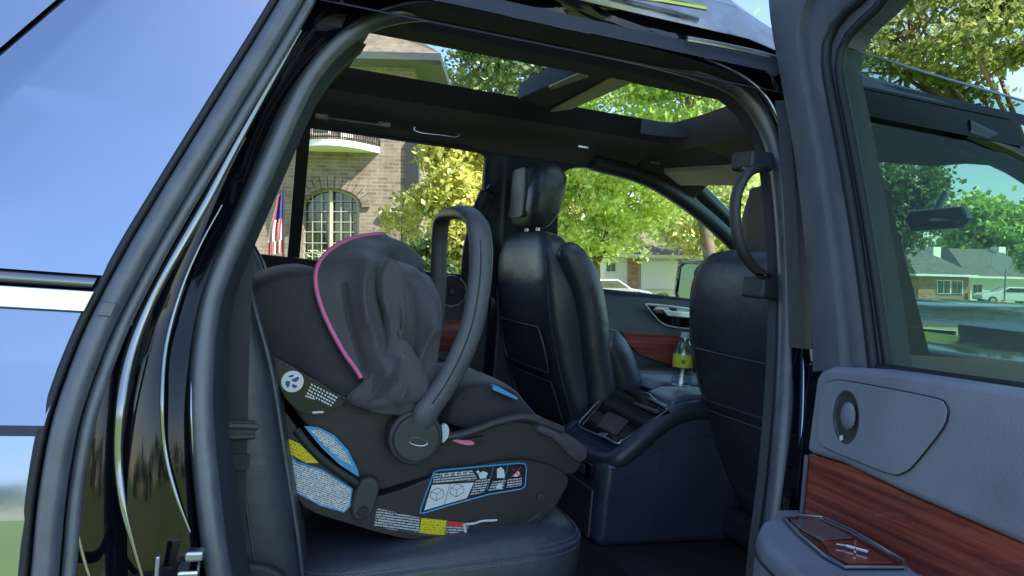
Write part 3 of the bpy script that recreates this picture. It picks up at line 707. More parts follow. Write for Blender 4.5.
def rear_seat(yc, dx=0):
    St = [(.70, -.92, .10, .25), (.80, -.945, .11, .27), (.95, -.975, .105, .272), (1.10, -1.005, .10, .27), (1.20, -1.03, .09, .262), (1.28, -1.045, .075, .24), (1.325, -1.05, .05, .20), (1.338, -1.05, .025, .15)]
    St = [(z, x + .038, hx, hy) for z, x, hx, hy in St]
    bm = B(); loft(bm, [rrect(x + dx, yc, z, hx, hy, 36, 4.0, -.1) for z, x, hx, hy in St]); s = obj('rear_seat', bm, 'leather', car, sharp=70)
    bm = B(); tube(bm, cr([V((x + dx + hx*.80, yc - hy*.93, z)) for z, x, hx, hy in St[:7]], 3), .0035, 6); obj('seam_piping', bm, 'leather_l', s)
    bm = B(); tube(bm, cr([V((x + dx + hx*.1, yc - hy*1.0, z)) for z, x, hx, hy in St[:7]], 3), .003, 6); obj('seam_piping', bm, 'leather_l', s)
    # cushion
    cs = [(.58, .20, .22), (.60, .27, .25), (.70, .30, .265), (.755, .303, .268), (.785, .295, .262), (.800, .27, .24), (.806, .20, .19)]
    bm = B(); rings = []
    for z, hx, hy in cs:
        r_ = rrect(-.535 + dx, yc, z, hx, hy, 44, 5.5)
        if z > .72:
            for p in r_: p.z += .11*(p.x + .25 - dx)*(z - .72)/.08 + .012*abs((p.y - yc)/hy)**2*(1 if z > .79 else 0)
        rings.append(r_)
    loft(bm, rings); cu = obj('cushion', bm, 'leather', s, sharp=70)
    bm = B()
    loop = []
    for p in rrect(-.535 + dx, yc, .792, .299, .266, 60, 5.5): loop.append(V((p.x, p.y, .778 + .11*(p.x + .25 - dx)*.8)))
    tube(bm, loop + [loop[0]], .004, 6, caps=False); obj('cushion_piping', bm, 'leather_l', cu)
    bm = B()
    for sc_, zo in ((.985, .010), (1.004, -.012)):
        lp = [V((-.535 + dx + (p.x + .535 - dx)*sc_, yc + (p.y - yc)*sc_, p.z + zo)) for p in loop]; dashes(bm, lp + [lp[0]], .0009, .006, .0035)
    obj('stitching', bm, 'thread', cu)
    bm = B(); box(bm, (-.86 + dx, yc - .23, .545), (-.27 + dx, yc + .23, .60)); obj('seat_base', bm, 'plastic', s, bevel=.02)
    hx0 = -1.06 + dx
    bm = B(); loft(bm, [rrect(hx0, yc, z, a, b, 28, 3.4) for z, a, b in ((1.36, .026, .09), (1.372, .045, .115), (1.46, .055, .13), (1.53, .05, .122), (1.555, .028, .095))]); h = obj('headrest', bm, 'leather', s, sharp=80)
    for sg in (-1, 1): bm = B(); cyl(bm, (hx0, yc + sg*.055, 1.30), (hx0, yc + sg*.055, 1.38), .007, 10); obj('headrest_post', bm, 'satin', h)
    return s


rs = rear_seat(.47)
rear_seat(1.40, .05)
# recliner cover low beside the near seat
bm = B(); cyl(bm, (-.90, .175, .70), (-.90, .215, .70), .085, 32, .08); rc = obj('recliner_cover', bm, 'plastic', rs, bevel=.008)

# --- centre console between the front seats
con = [(.03, .49), (.085, .852), (.12, .862), (.335, .962), (.90, .965), (.90, .56), (.03, .545)]
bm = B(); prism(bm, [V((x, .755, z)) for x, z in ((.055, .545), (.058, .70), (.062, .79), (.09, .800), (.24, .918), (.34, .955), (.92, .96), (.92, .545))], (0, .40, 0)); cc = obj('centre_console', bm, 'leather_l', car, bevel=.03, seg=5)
# thick rounded shoulders framing the control panel
sh = cr([V((.95, .775, .945)), V((.60, .772, .945)), V((.36, .768, .948)), V((.25, .768, .916)), V((.14, .768, .826)), V((.095, .80, .785)), V((.09, .95, .783)), V((.095, 1.10, .785)), V((.14, 1.132, .812)), V((.25, 1.132, .902)), V((.36, 1.132, .938)), V((.6, 1.128, .945))], 5)
bm = B(); tube(bm, sh, .030, 14); obj('console_shoulder', bm, 'leather', cc, sharp=80)
bm = B(); dashes(bm, [p + V((0, -.030, .026)) for p in sh[:20]], .0008, .005, .003); tube(bm, [V((.235, .752, .60)), V((.232, .751, .75)), V((.24, .751, .84))], .0022, 6); tube(bm, cr([V((.07, .7515, .775)), V((.12, .7515, .782)), V((.20, .7515, .822)), V((.30, .7515, .862)), V((.42, .7515, .876))], 4), .0022, 6); obj('console_seam', bm, 'leather_l', cc)
# inclined control panel
A_ = V((.12, .95, .846)); n_ = V((-.85, 0, 1)).normalized()
Dp = lambda a, b, off=0: PP(a, b, A_ + n_*off, n_)
bm = B(); prism(bm, [Dp(*q, .002) for q in ((612, 388), (580, 424), (618, 443), (668, 409), (648, 392))], -n_*.03); pn = obj('control_panel', bm, 'piano', cc, bevel=.004)
bm = B(); tube(bm, cr([Dp(*q, .008) for q in ((613, 387), (602, 398), (584, 417), (579, 424), (584, 429), (606, 438), (617, 443.5), (622, 440))], 4), .0035, 8); obj('panel_bezel', bm, 'satin', pn)
bm = B(); prism(bm, [Dp(*q, .006) for q in ((608, 411), (597, 426), (616, 435), (628, 420))], -n_*.004); obj('screen', bm, 'screen', pn, bevel=.001)
bm = B()
for k in range(3): tube(bm, [Dp(608 - 7*k, 394 + 8*k, .006), Dp(600 - 6*k, 404 + 6*k, .006)], .002, 6)
obj('vent_slat', bm, 'shellhub', pn)
bm = B(); prism(bm, [Dp(*q, .010) for q in ((632, 403), (636, 402), (659, 411), (654, 413))], -n_*.005); obj('chrome_bar', bm, 'chrome', pn, bevel=.001)
bm = B(); prism(bm, [Dp(*q, .010) for q in ((647, 398), (650, 397), (668, 405), (664, 407))], -n_*.005); obj('chrome_bar', bm, 'satin', pn, bevel=.001)
bm = B(); prism(bm, [Dp(*q, .008) for q in ((600, 432), (598, 434), (604, 437), (608, 433))], -n_*.003); obj('button', bm, 'satin', pn, bevel=.001)
bm = B(); prism(bm, [Dp(*q, .008) for q in ((614, 436), (611, 439), (617, 441), (620, 437))], -n_*.003); obj('button', bm, 'shellhub', pn, bevel=.001)
# lids
bm = B(); prism(bm, [V((.27, .785, .95)), V((.285, .785, .975)), V((.33, .785, .990)), V((.80, .785, 1.0)), V((.80, .785, .95))], (0, .155, 0)); obj('armrest_lid', bm, 'lid', cc, bevel=.012)
bm = B(); prism(bm, [V((.33, .985, .965)), V((.37, .985, 1.0)), V((.80, .985, 1.005)), V((.80, .985, .965))], (0, .16, 0)); obj('armrest_lid', bm, 'lid', cc, bevel=.012)
# rear face: outlet strip and lower panel
bm = B(); box(bm, (.040, .81, .725), (.062, 1.12, .775)); orr = obj('outlet_strip', bm, 'piano', cc, bevel=.005)
for yy in (.86, .93): bm = B(); box(bm, (.036, yy - .022, .735), (.041, yy + .022, .765)); obj('outlet_cover', bm, 'shellhub', orr, bevel=.003)
bm = B(); box(bm, (.0355, .888, .748), (.0405, .902, .756)); obj('usb_port', bm, 'lab_plain', orr)
bm = B(); box(bm, (.046, .80, .56), (.060, 1.12, .705)); obj('kick_panel', bm, 'leather', cc, bevel=.012)
# carpet mat and rail
bm = B(); box(bm, (-.25, .15, .546), (.05, .74, .556)); obj('floor_mat', bm, 'rubber_dark', car, bevel=.004)

# --- near side inner trim: pillar covers, belt, grab handle
bm = B(); rows = []
for p, q in zip(inner_s, inner_s):
    pass
c_ = V((-.5, 0, 1.25)); ins = [p for p in inner_s if p.x > -.12 and p.z < 1.66]
rows = [[p + V((0, .03, 0)) for p in ins], [p + V((-.010, .05, 0)) for p in ins], [p + V((.055, .11, 0)) for p in ins], [p + V((.15, .12, 0)) for p in ins]]
bm = B(); grid(bm, rows); bp_ = obj('centre_pillar_trim', bm, 'plastic', car, sharp=70)
inr = [p for p in inner_s if p.x < -.70 and p.z < 1.70]
rows = [[p + V((0, .03, 0)) for p in inr], [p + V((.035, .06, 0)) for p in inr], [p + V((.035, .13, 0)) for p in inr], [p + V((-.3, .16, 0)) for p in inr], [p + V((-1.9, .12, 0)) for p in inr]]
bm = B(); grid(bm, rows); obj('rear_pillar_trim', bm, 'plastic', car, sharp=70)
int_ = [p for p in inner_s if p.z > 1.6]
rows = [[p + V((0, .02, 0)) for p in int_], [p + V((0, .05, -.02 if p.x > -.7 else 0)) for p in int_], [V((p.x, .16, max(p.z, 1.69))) for p in int_], [V((p.x, .20, 1.747)) for p in int_]]
bm = B(); grid(bm, rows); obj('header_trim', bm, 'headliner', car, sharp=70)
# inside skin so no daylight leaks in below the roof rail
bm = B(); grid(bm, [[V((x, y, z)) for x in (-2.9, -1.0, .8)] for y, z in ((.14, 1.76), (.18, 1.80))])
obj('rail_liner', bm, 'headliner', car)
# belt webbing with guide
wp = [PY(243, 200, .17), PY(236, 290, .155), PY(233, 380, .15), PY(232, 430, .15), PY(230, 500, .15), PY(232, 600, .15)]
bm = B(); q = cr(wp, 4); rows = [[p + V((-.021, .0, 0)) for p in q], [p + V((.0, -.002, 0)) for p in q], [p + V((.024, .0, 0)) for p in q]]; grid(bm, rows); bmesh.ops.solidify(bm, geom=bm.faces[:], thickness=.0015); sb = obj('seat_belt', bm, 'webbing', car)
gp = PY(234, 428, .14); bm = B(); box(bm, (gp.x - .03, gp.y - .006, gp.z - .018), (gp.x + .032, gp.y + .004, gp.z + .012)); tube(bm, [gp + V((-.03, -.008, .006)), gp + V((.036, -.008, .004))], .006, 8); tube(bm, [gp + V((-.03, -.008, -.014)), gp + V((.034, -.008, -.012))], .004, 8); obj('belt_guide', bm, 'shellhub', sb, bevel=.002)
gp = PY(232, 462, .14); bm = B(); box(bm, (gp.x - .026, gp.y - .002, gp.z - .012), (gp.x + .027, gp.y + .004, gp.z + .012)); obj('belt_stitch_pad', bm, 'webbing', sb)
# grab handle
gpx = [(764, 168, .14), (757, 168, .125), (747, 174, .11), (738, 190, .105), (735, 212, .10), (738, 238, .10), (747, 259, .105), (759, 272, .12), (768, 278, .14)]
q = cr([PY(*p) for p in gpx], 4); bm = B(); tube(bm, q, .0125, 14, side=(0, 1, 0), squash=.8); gh = obj('grab_handle', bm, 'shellhub', car, sharp=80)
for a, b in (((746, 150), (764, 172)), ((757, 276), (774, 300))):
    p0_, p1_ = PY(a[0], a[1], .14), PY(b[0], b[1], .14)
    bm = B(); box(bm, (p0_.x, .12, p1_.z), (p1_.x + .01, .19, p0_.z)); obj('handle_mount', bm, 'plastic', gh, bevel=.008)
for a in ((748, 169), (762, 275)):
    p = PY(*a, .112); bm = B(); box(bm, (p.x - .017, p.y - .004, p.z - .0018), (p.x + .017, p.y + .004, p.z + .0018)); obj('chrome_ring', bm, 'chrome', gh)
# belt anchor of the far side
bm = B(); tube(bm, cr([pf_xz(x, z) + V((0, -.05, 0)) for x, z in ((-.11, 1.60), (-.13, 1.52), (-.14, 1.38), (-.13, 1.26))], 4), .03, 12, side=(1, 0, 0), squash=.5); ba = obj('belt_anchor', bm, 'plastic', car, sharp=80)
bm = B(); tube(bm, [pf_xz(-.115, 1.62) + V((0, -.06, 0)), pf_xz(-.08, 1.60) + V((0, -.06, 0))], .012, 10); obj('anchor_loop', bm, 'rubber_dark', ba)
# bright glints of jamb hardware at lower left
p = S(188, 560, .03)
bm = B(); box(bm, (p.x - .012, p.y - .02, p.z - .02), (p.x + .016, p.y + .02, p.z - .008)); dst = obj('door_striker', bm, 'chrome', car, bevel=.004)
bm = B(); box(bm, (p.x - .004, p.y - .02, p.z + .004), (p.x + .02, p.y + .0, p.z + .018)); obj('striker_bolt', bm, 'satin', dst, bevel=.004)
bm = B(); box(bm, (p.x - .04, p.y - .01, p.z - .03), (p.x - .034, p.y + .01, p.z + .01)); obj('striker_loop', bm, 'satin', dst, bevel=.002)
# ledge seals of the seal junction
p = S(108, 303, -.012); bm = B(); prism(bm, [S(*q, -.018) for q in ((103, 302), (117, 303), (111, 317), (96, 316))], (0, .01, 0)); obj('seal_joint', bm, 'rubber', so, bevel=.002)

# ================================================================ the open door
door_body = [(.02, .38), (.02, 1.205), (.02, 1.6)]
def dpt(s, z, off=0): return DH + DU*s + DN*off + V((0, 0, z))
OUT = -DN                                # towards the outside skin
bm = B(); prism(bm, [dpt(s, z) for s, z in ((.0, .36), (.0, 1.20), (1.02, 1.225), (1.06, 1.0), (1.02, .70), (.90, .50), (.82, .36))], OUT*.11); rd = obj('rear_door', bm, 'paint', car, bevel=.012)
# window frame traced
fo = [(772, -40), (770, 10), (774, 40), (783, 90), (794, 150), (804, 230), (812, 310), (813, 372)]
fi = [(874, -16), (858, 3), (836, 24), (824, 44), (822, 70), (832, 125), (846, 205), (858, 285), (869, 367)]
FOp = [PD(*p, .006) for p in fo]; FIp = [PD(*p, .006) for p in fi]
hd_in = [dpt(s, z, .006) for s, z in ((.80, 1.69), (.5, 1.795), (.25, 1.84))]; hd_out = [dpt(s, z, .006) for s, z in ((-.20, 1.93), (.1, 1.93), (.5, 1.90), (.88, 1.78), (1.10, 1.22))]
fi_s = cr([dpt(1.0, 1.22, .006), dpt(.80, 1.69, .006), dpt(.5, 1.80, .006), dpt(.2, 1.845, .006)] + FIp, 3)
fo_s = cr([dpt(1.10, 1.22, .006), dpt(.88, 1.78, .006), dpt(.5, 1.90, .006), dpt(.0, 1.94, .006)] + FOp, 3)
nn = 40
def resamp(l, n):
    L_ = [0]
    for a, b in zip(l, l[1:]): L_.append(L_[-1] + (b - a).length)
    o = []; j = 0
    for k in range(n + 1):
        s = L_[-1]*k/n
        while j < len(L_) - 2 and L_[j+1] < s: j += 1
        o.append(l[j].lerp(l[j+1], (s - L_[j])/max(1e-9, L_[j+1] - L_[j])))
    return o
fi_r, fo_r = resamp(fi_s, 60), resamp(fo_s, 60)
rows = []
for t, off in ((0, -.09), (0, -.004), (.03, .004), (.10, .006), (.55, .006), (.60, .002), (.62, -.012), (.80, -.016), (.86, -.028), (1, -.03), (1.0, -.09)):
    rows.append([a.lerp(b, t) + DN*off for a, b in zip(fo_r, fi_r)])
bm = B(); grid(bm, rows, False); obj('window_frame', bm, 'frameplastic', rd, sharp=50)
bm = B(); grid(bm, [[a + OUT*.09 for a in fo_r], [a.lerp(b, .8) + OUT*.10 for a, b in zip(fo_r, fi_r)]]); obj('frame_outer_skin', bm, 'paint', rd)
gs = [a.lerp(b, .90) + DN*-.022 for a, b in zip(fo_r, fi_r)]; bm = B(); tube(bm, gs, .009, 8); obj('window_channel', bm, 'rubber_dark', rd, sharp=80)
gs = [a.lerp(b, 1.03) + DN*-.036 for a, b in zip(fo_r, fi_r)]; bm = B(); tube(bm, gs, .009, 8); obj('window_channel', bm, 'rubber_dark', rd, sharp=80)
# lowered glass
gl = [PD(*p, -.045) for p in ((838, 372), (830, 240), (822, 100), (822, 41), (870, 54), (930, 74), (1024, 101))]
g0 = gl[-1]; gl += [g0 + DU*.25 + V((0, 0, -.11)), g0 + DU*.47 + V((0, 0, -.36)), g0 + DU*.47 + V((0, 0, -.42)), dpt(.6, 1.19, -.045)]
bm = B(); poly(bm, gl); gb = obj('door_glass', bm, 'privacy', rd, smooth=False)
bm = B(); tube(bm, gl[3:8], .0018, 6); obj('glass_edge', bm, 'lab_green2' if 'lab_green2' in M else 'satin', gb)
# trim
top_px = [(815, 378), (820, 370), (832, 366), (868, 368), (900, 372), (960, 381), (1024, 391)]
def ext(p, q, n=.55):
    d = (q - p).normalized(); return q + d*n
TP = [PD(*p, .035) for p in top_px]; BP = [PD(*p, .035) for p in ((805, 452), (840, 463), (905, 494), (960, 518), (1024, 546))]
TE = ext(TP[-3], TP[-1]); BE = ext(BP[-2], BP[-1])
bm = B(); prism(bm, TP + [TE, BE] + BP[::-1], OUT*.06); tp = obj('trim_pad', bm, 'plastic_l', rd, bevel=.012, seg=5)
# belt seal at glass foot
bm = B(); tube(bm, [PD(872, 368, -.02), PD(1024, 390, -.02), ext(PD(872, 368, -.02), PD(1024, 390, -.02))], .010, 8); obj('belt_seal', bm, 'rubber_dark', rd)
spx = [(833, 381), (845, 381), (895, 390), (938, 399), (946, 405), (948, 414), (942, 430), (915, 464), (905, 472), (892, 474), (860, 462), (829, 449), (821, 442), (819, 430), (821, 400), (825, 385)]
SPc = cr([PD(*p, .037) for p in spx + [spx[0]]], 4)[:-1]
bm = B(); prism(bm, SPc, DN*.0035); sk = obj('speaker_cover', bm, 'plastic_l', rd, bevel=.0025)
bm = B(); lp = cr([PD(*p, .0375) for p in spx + [spx[0]]], 4); tube(bm, lp, .0015, 6); obj('cover_groove', bm, 'rubber_dark', sk)
def ell(cx, cy, rx, ry, off, n=32): return [PD(cx + rx*math.cos(q), cy + ry*math.sin(q), off) for q in [2*math.pi*k/n for k in range(n)]]
bm = B(); loft(bm, [ell(846, 417, 13, 27, .041), ell(846, 417, 12.2, 26, .0432), ell(846, 417, 11.3, 24.5, .042), ell(847, 418, 8.8, 19, .040)]); tw = obj('tweeter_well', bm, 'shellhub', sk, sharp=40)
bm = B(); loft(bm, [ell(848, 416, 7.5, 14, .0415), ell(848.5, 415.5, 7.2, 13.2, .0475), ell(849, 415, 5.6, 10, .0515), ell(849, 415, 3, 5.4, .053)]); obj('tweeter', bm, 'plastic_l', sk, sharp=80)
bm = B(); prism(bm, [PD(*p, .043) for p in ((840, 436), (843, 435), (843, 440), (840, 441))], DN*.001); obj('tweeter_mark', bm, 'lab_plain', sk)
# wood panel and lower trim
bm = B(); prism(bm, [dpt(.03, .93, .0), dpt(.55, .93, .0), dpt(.55, .93, .07), dpt(.03, .93, .055)], (0, 0, -.08)); obj('armrest_bracket', bm, 'plastic_l', rd)
WT = [PD(*p, .022) for p in ((808, 453), (850, 466), (905, 493), (960, 517), (1024, 544))]; WE = ext(WT[-2], WT[-1])
bm = B(); prism(bm, WT + [WE, dpt(.95, .80, .022), dpt(.035, .80, .022)], OUT*.03); wd = obj('wood_trim', bm, 'wood', rd, bevel=.004)
bm = B(); q = [PD(806.5, 455, .027), PD(804, 485, .027), PD(801, 520, .027), PD(797, 570, .027)]; tube(bm, q, .0038, 8); obj('trim_edge', bm, 'leather_l', rd)
bm = B(); prism(bm, [dpt(.005, .38, .0), dpt(.005, .80, .0), dpt(.98, .80, .0), dpt(.90, .52, .0), dpt(.80, .38, .0)], DN*.03); obj('lower_trim', bm, 'plastic_l', rd, bevel=.01)
# armrest
az = PD(762, 520, .10).z
AT = [PZ(*p, .958) for p in ((800, 511), (775, 513), (762, 519), (757, 530), (764, 545), (800, 578), (835, 612))]
a_ = AT + [PZ(*p, .958) for p in ((985, 612), (960, 597), (922, 573), (905, 557), (860, 530), (830, 515))]
bm = B(); prism(bm, a_, (0, 0, -.12)); ar = obj('armrest', bm, 'plastic_l', rd, bevel=.016, seg=5)
bm = B(); q = cr([V((p.x, p.y, .958)) + V((-.002, 0, -.026)) for p in AT[:7]], 4); tube(bm, q, .0016, 6); obj('armrest_seam', bm, 'rubber_dark', ar)
sw = [(783, 517), (800, 515), (822, 517), (850, 529), (880, 546), (905, 561), (904, 567), (845, 567), (825, 556), (800, 535)]
Zs = .962
bm = B(); prism(bm, [PZ(*p, Zs) for p in sw], (0, 0, -.006)); swp = obj('switch_panel', bm, 'piano', ar)
bm = B(); l_ = [PZ(*p, Zs + .001) for p in sw]; tube(bm, l_ + [l_[0]], .0022, 8); obj('panel_bezel', bm, 'satin', swp)
bm = B(); prism(bm, [PZ(*p, Zs + .003) for p in ((790, 519), (817, 519), (852, 537), (822, 540), (800, 528))], (0, 0, -.003)); obj('window_switch', bm, 'screen', swp, bevel=.001)
bm = B(); prism(bm, [PZ(*p, Zs + .003) for p in ((822, 541), (855, 540), (893, 562), (848, 563), (832, 553))], (0, 0, -.003)); obj('wood_inlay', bm, 'wood', swp, bevel=.001)
bm = B(); tube(bm, [PZ(846, 546, Zs + .007), PZ(868, 552, Zs + .007)], .0022, 6); tube(bm, [PZ(856, 541, Zs + .007), PZ(855, 552, Zs + .007)], .0018, 6); tube(bm, [PZ(836, 544, Zs + .007), PZ(850, 546, Zs + .007)], .001, 6); obj('switch_lever', bm, 'chrome', swp)
bm = B(); tube(bm, cr([PD(a, b, .03) for a, b in ((1034, 516), (1018, 520), (1014, 528), (1024, 534))], 3), .004, 8); obj('handle_bezel', bm, 'satin', rd)

# ================================================================ infant seat
inf = root('infant_car_seat', PY(440, 540, .49), 'charcoal infant car seat with pink trimmed canopy and raised carry handle', 'car seat')
YN, YF = .285, .695
car_px = [(268, 352), (275, 380), (290, 405), (318, 440), (345, 470), (370, 492), (420, 480), (470, 470), (518, 464), (566, 476), (580, 468), (584, 452), (572, 438), (548, 426), (520, 421), (500, 422), (470, 432), (452, 434), (430, 420), (398, 410), (362, 403), (330, 388), (300, 368), (280, 352)]
bm = B(); o_ = cr(PYs(car_px + [car_px[0]], YN + .012), 3)[:-1]; prism(bm, o_, (0, YF - YN - .024, 0)); sh_ = obj('shell', bm, 'shell', inf, bevel=.02, seg=5)
base_px = [(262, 372), (276, 398), (300, 432), (328, 462), (352, 487), (368, 497), (395, 492), (420, 482), (445, 473), (480, 465), (518, 460), (548, 465), (568, 477), (564, 492), (553, 510), (540, 522), (520, 532), (485, 539), (440, 542), (400, 538), (345, 523), (305, 508), (292, 482), (283, 440), (268, 405)]
bm = B(); o_ = cr(PYs(base_px + [base_px[0]], YN - .004), 3)[:-1]; prism(bm, o_, (0, YF - YN + .008, 0)); bs_ = obj('base', bm, 'shell', inf, bevel=.018, seg=5)
bm = B(); tube(bm, cr(PYs([(398, 531), (440, 536), (485, 533), (520, 526), (542, 512)], YN - .006), 4), .0025, 6); obj('base_rib', bm, 'shellhub', bs_)
c0 = PY(540, 496.5, YN - .006); bm = B(); cyl(bm, c0, c0 + V((0, -.006, 0)), .009, 18, .008); obj('base_bolt', bm, 'shellhub', bs_, bevel=.001)
# belt lock-off block
bm = B(); prism(bm, cr(PYs([(362, 480), (372, 478), (380, 485), (376, 505), (369, 518), (358, 521), (352, 514), (354, 498), (362, 480)], YN - .02), 3)[:-1], (0, .03, 0)); lk = obj('release_block', bm, 'shellhub', bs_, bevel=.006)
c0 = PY(363, 512, YN - .02); bm = B(); cyl(bm, c0 + V((0, .004, 0)), c0 + V((0, -.003, 0)), .012, 20, .010); obj('release_button', bm, 'rubber_dark', lk)
bm = B(); q = cr(PYs([(296, 430), (315, 453), (337, 471), (357, 484), (366, 492)], YN - .006), 4); tube(bm, q, .0075, 8, side=(0, 0, 1), squash=.4); obj('base_arm', bm, 'rubber_dark', bs_)
# rounded soft pieces
def soft(name, near_px, yn, yf, m, rim=.78, n=4):
    fine = 6 if name == 'canopy_flap' else 0
    nr = cr(PYs(near_px + [near_px[0]], yn), n)[:-1]; fr = [V((p.x, yf, p.z)) for p in nr]; w = yf - yn
    bm = B(); st_ = []
    for k in range(7): a = k/6*math.pi/2; st_.append(((1 - math.cos(a))*.16, rim + (1 - rim)*math.sin(a)))
    st_ = [(t, s) for t, s in st_] + [(.35, 1.0), (.5, 1.0), (.65, 1.0)] + [(1 - t, s) for t, s in st_[::-1]]
    inflate(bm, nr, fr, st_)
    for v in bm.verts:
        d = noise.noise(v.co*9)*(.002 if fine else .006); v.co += V((d, d*.6, d))
        if fine: v.co.y += noise.noise(V((v.co.x*70 + v.co.z*25, 0, v.co.z*14)))*.006
    o = obj(name, bm, m, inf, sharp=85); return o
bt = soft('foot_cover', [(238, 300), (247, 285), (262, 276), (290, 268), (318, 270), (334, 288), (342, 330), (355, 370), (388, 400), (392, 415), (362, 406), (332, 392), (305, 374), (280, 362), (258, 352), (243, 342), (237, 322)], YN - .01, YF + .01, 'fabric2', .84)
bm = B(); dashes(bm, cr([PY(a, b, YN - .012) for a, b in ((262, 354), (285, 364), (310, 378), (340, 396), (366, 408))], 5), .001, .007, .004); obj('stitching', bm, 'thread', bt)
bm = B(); tube(bm, cr([PY(a, b, YN - .004) for a, b in ((256, 350), (285, 366), (310, 381), (340, 399), (370, 411))], 5), .006, 8); obj('cover_hem', bm, 'fabric2', bt, sharp=80)
# harness pad (head end) and its blue edge, front lip fabric
pd_ = soft('seat_pad', [(440, 425), (448, 400), (462, 387), (490, 384), (516, 391), (530, 405), (545, 424), (520, 432), (480, 434)], YN + .035, YF - .03, 'fabric2', .8)
bm = B(); prism(bm, [PY(a, b, YN + .012) for a, b in ((493, 386), (497, 386), (518, 397.5), (517, 400), (493, 390))], (0, .02, 0)); obj('blue_tag', bm, 'lab_blue', pd_, bevel=.001)
lp_ = soft('front_lip_cover', [(534, 427), (545, 423), (562, 430), (578, 440), (588, 450), (588, 459), (582, 463), (574, 458), (556, 441), (540, 434)], YN - .003, YF + .003, 'fabric', .9)
bm = B(); q = cr(PYs([(446, 437), (462, 434), (480, 428), (500, 421), (522, 417), (542, 422), (562, 430)], YN + .002), 5); tube(bm, q, .008, 10, side=(0, 0, 1), squash=1.4); obj('shell_rim', bm, 'shellhub', sh_, sharp=80)
bm = B(); prism(bm, cr([PY(a, b, YN + .002) for a, b in ((443, 436), (452, 441), (470, 444.5), (480, 445), (484, 440), (482, 436), (470, 439), (455, 437), (443, 436))], 3)[:-1], (0, .012, 0)); obj('handle_slot', bm, 'rubber_dark', sh_)
bm = B(); prism(bm, cr([PY(a, b, YN - .001) for a, b in ((446, 437), (455, 442), (466, 445), (474, 444.5), (472, 441), (460, 440), (450, 436), (446, 437))], 3)[:-1], (0, .004, 0)); obj('pink_trim', bm, 'pink', sh_)
bm = B(); prism(bm, cr([PY(a, b, YN - .014) for a, b in ((442, 426), (446, 424), (449, 429), (448, 437), (444, 442), (442, 441), (442, 426))], 3)[:-1], (0, .010, 0)); obj('white_tab', bm, 'lab_plain', sh_)
# carry handle
hp = [(416, 437, .262), (424, 416, .25), (432, 404, .248), (447, 382, .248), (461, 355, .25), (472, 325, .252), (478, 295, .256), (481, 265, .262), (480.5, 240, .272), (476, 222, .295), (468, 214, .34), (459, 212.5, .42), (453, 213, .52), (447, 214.5, .61), (442, 220, .67), (440, 235, .70), (439, 255, .712), (438, 285, .718), (436, 320, .722), (430, 350, .722), (424, 372, .722)]
q = cr([PY(*p) for p in hp], 5); rr = []
for k in range(len(q)):
    t = k/(len(q) - 1); rr.append(.0245 if t < .10 else .0235 if t < .45 else .021)
rr[:4] = [.017, .018, .019, .021]
bm = B(); tube(bm, q, rr, 18, side=(1, 0, .2), squash=.72); hd = obj('carry_handle', bm, 'handle', inf, sharp=80)
bm = B(); q2 = cr([PY(a, b, c - .017) for a, b, c in hp[2:9]], 5); tube(bm, q2, .0015, 5); obj('handle_seam', bm, 'shellhub', hd)
for ys, sg in ((.262, -1), (.718, 1)):
    hc = PY(415, 437, ys) if sg < 0 else V((PY(415, 437, .262).x, ys, PY(415, 437, .262).z))
    bm = B(); cyl(bm, hc + V((0, -.03*sg, 0)), hc + V((0, .010*sg, 0)), .053, 44); hbm = obj('handle_hub', bm, 'shellhub', hd, bevel=.006, seg=4)
    bm = B(); cyl(bm, hc + V((0, .008*sg, 0)), hc + V((0, .018*sg, 0)), .046, 44, .044); obj('hub_cap', bm, 'shellhub', hbm, bevel=.004)
    bm = B(); ov = [hc + V((math.cos(a)*.0185*math.cos(.15) - math.sin(a)*.008*math.sin(-.15) + .002, .0185*sg, math.sin(a)*.0075 - math.cos(a)*.003 - .004)) for a in [k*2*math.pi/28 for k in range(28)]]
    prism(bm, ov, (0, .0014*sg, 0)); obj('hub_badge', bm, 'shellhub', hbm, bevel=.0006)
    bm = B(); tube(bm, [o + V((0, .0012*sg, 0)) for o in ov + [ov[0]]], .0008, 5); obj('badge_rim', bm, 'satin', hbm)
# canopy
K = {0: [(356, 402, .262), (363, 380, .262), (344, 350, .262), (326, 315, .264), (317.5, 285, .272), (320, 264, .30), (336, 247, .355), (360, 237, .42), (385, 234, .49)],
     .25: [(372, 411, .262), (377, 385, .255), (366, 350, .255), (355, 312, .258), (349, 282, .268), (354, 261, .30), (366, 248, .355), (380, 241, .42), (396, 238, .49)],
     .5: [(392, 414, .260), (396, 388, .250), (390, 352, .248), (384, 315, .25), (381, 283, .262), (384, 264, .30), (391, 254, .355), (399, 246, .42), (408, 243, .49)],
     .75: [(412, 413, .262), (418, 388, .256), (416, 355, .255), (413, 322, .258), (411, 292, .270), (411, 273, .30), (412, 262, .355), (413, 254, .42), (417, 250, .49)],
     1: [(428, 408, .268), (434, 388, .268), (438, 360, .268), (440, 332, .270), (441, 305, .28), (437, 290, .31), (431, 277, .36), (427, 267, .42), (425, 260, .49)]}
ks = sorted(K); NK, NT = 120, 8
cols = {k: [PY(*p) for p in K[k]] for k in ks}
npts = len(K[0]); mid = .49
ctrl = []
for k in ks:
    c = cols[k]; full = c + [V((p.x + .13*(1 - k)*min(1, (j_ + 1)/3), 2*mid - p.y, p.z)) for j_, p in enumerate(c[:-1][::-1])]; ctrl.append(cr(full, 12))
rows = []
for i in range(NK + 1):
    f_ = i/NK*(len(ks) - 1); j = min(int(f_), len(ks) - 2)
    rows.append(None)
T_ = len(ctrl[0])
grid_pts = [cr([ctrl[k][t] for k in range(len(ks))], NK//4) for t in range(T_)]     # T_ x (NK+1)
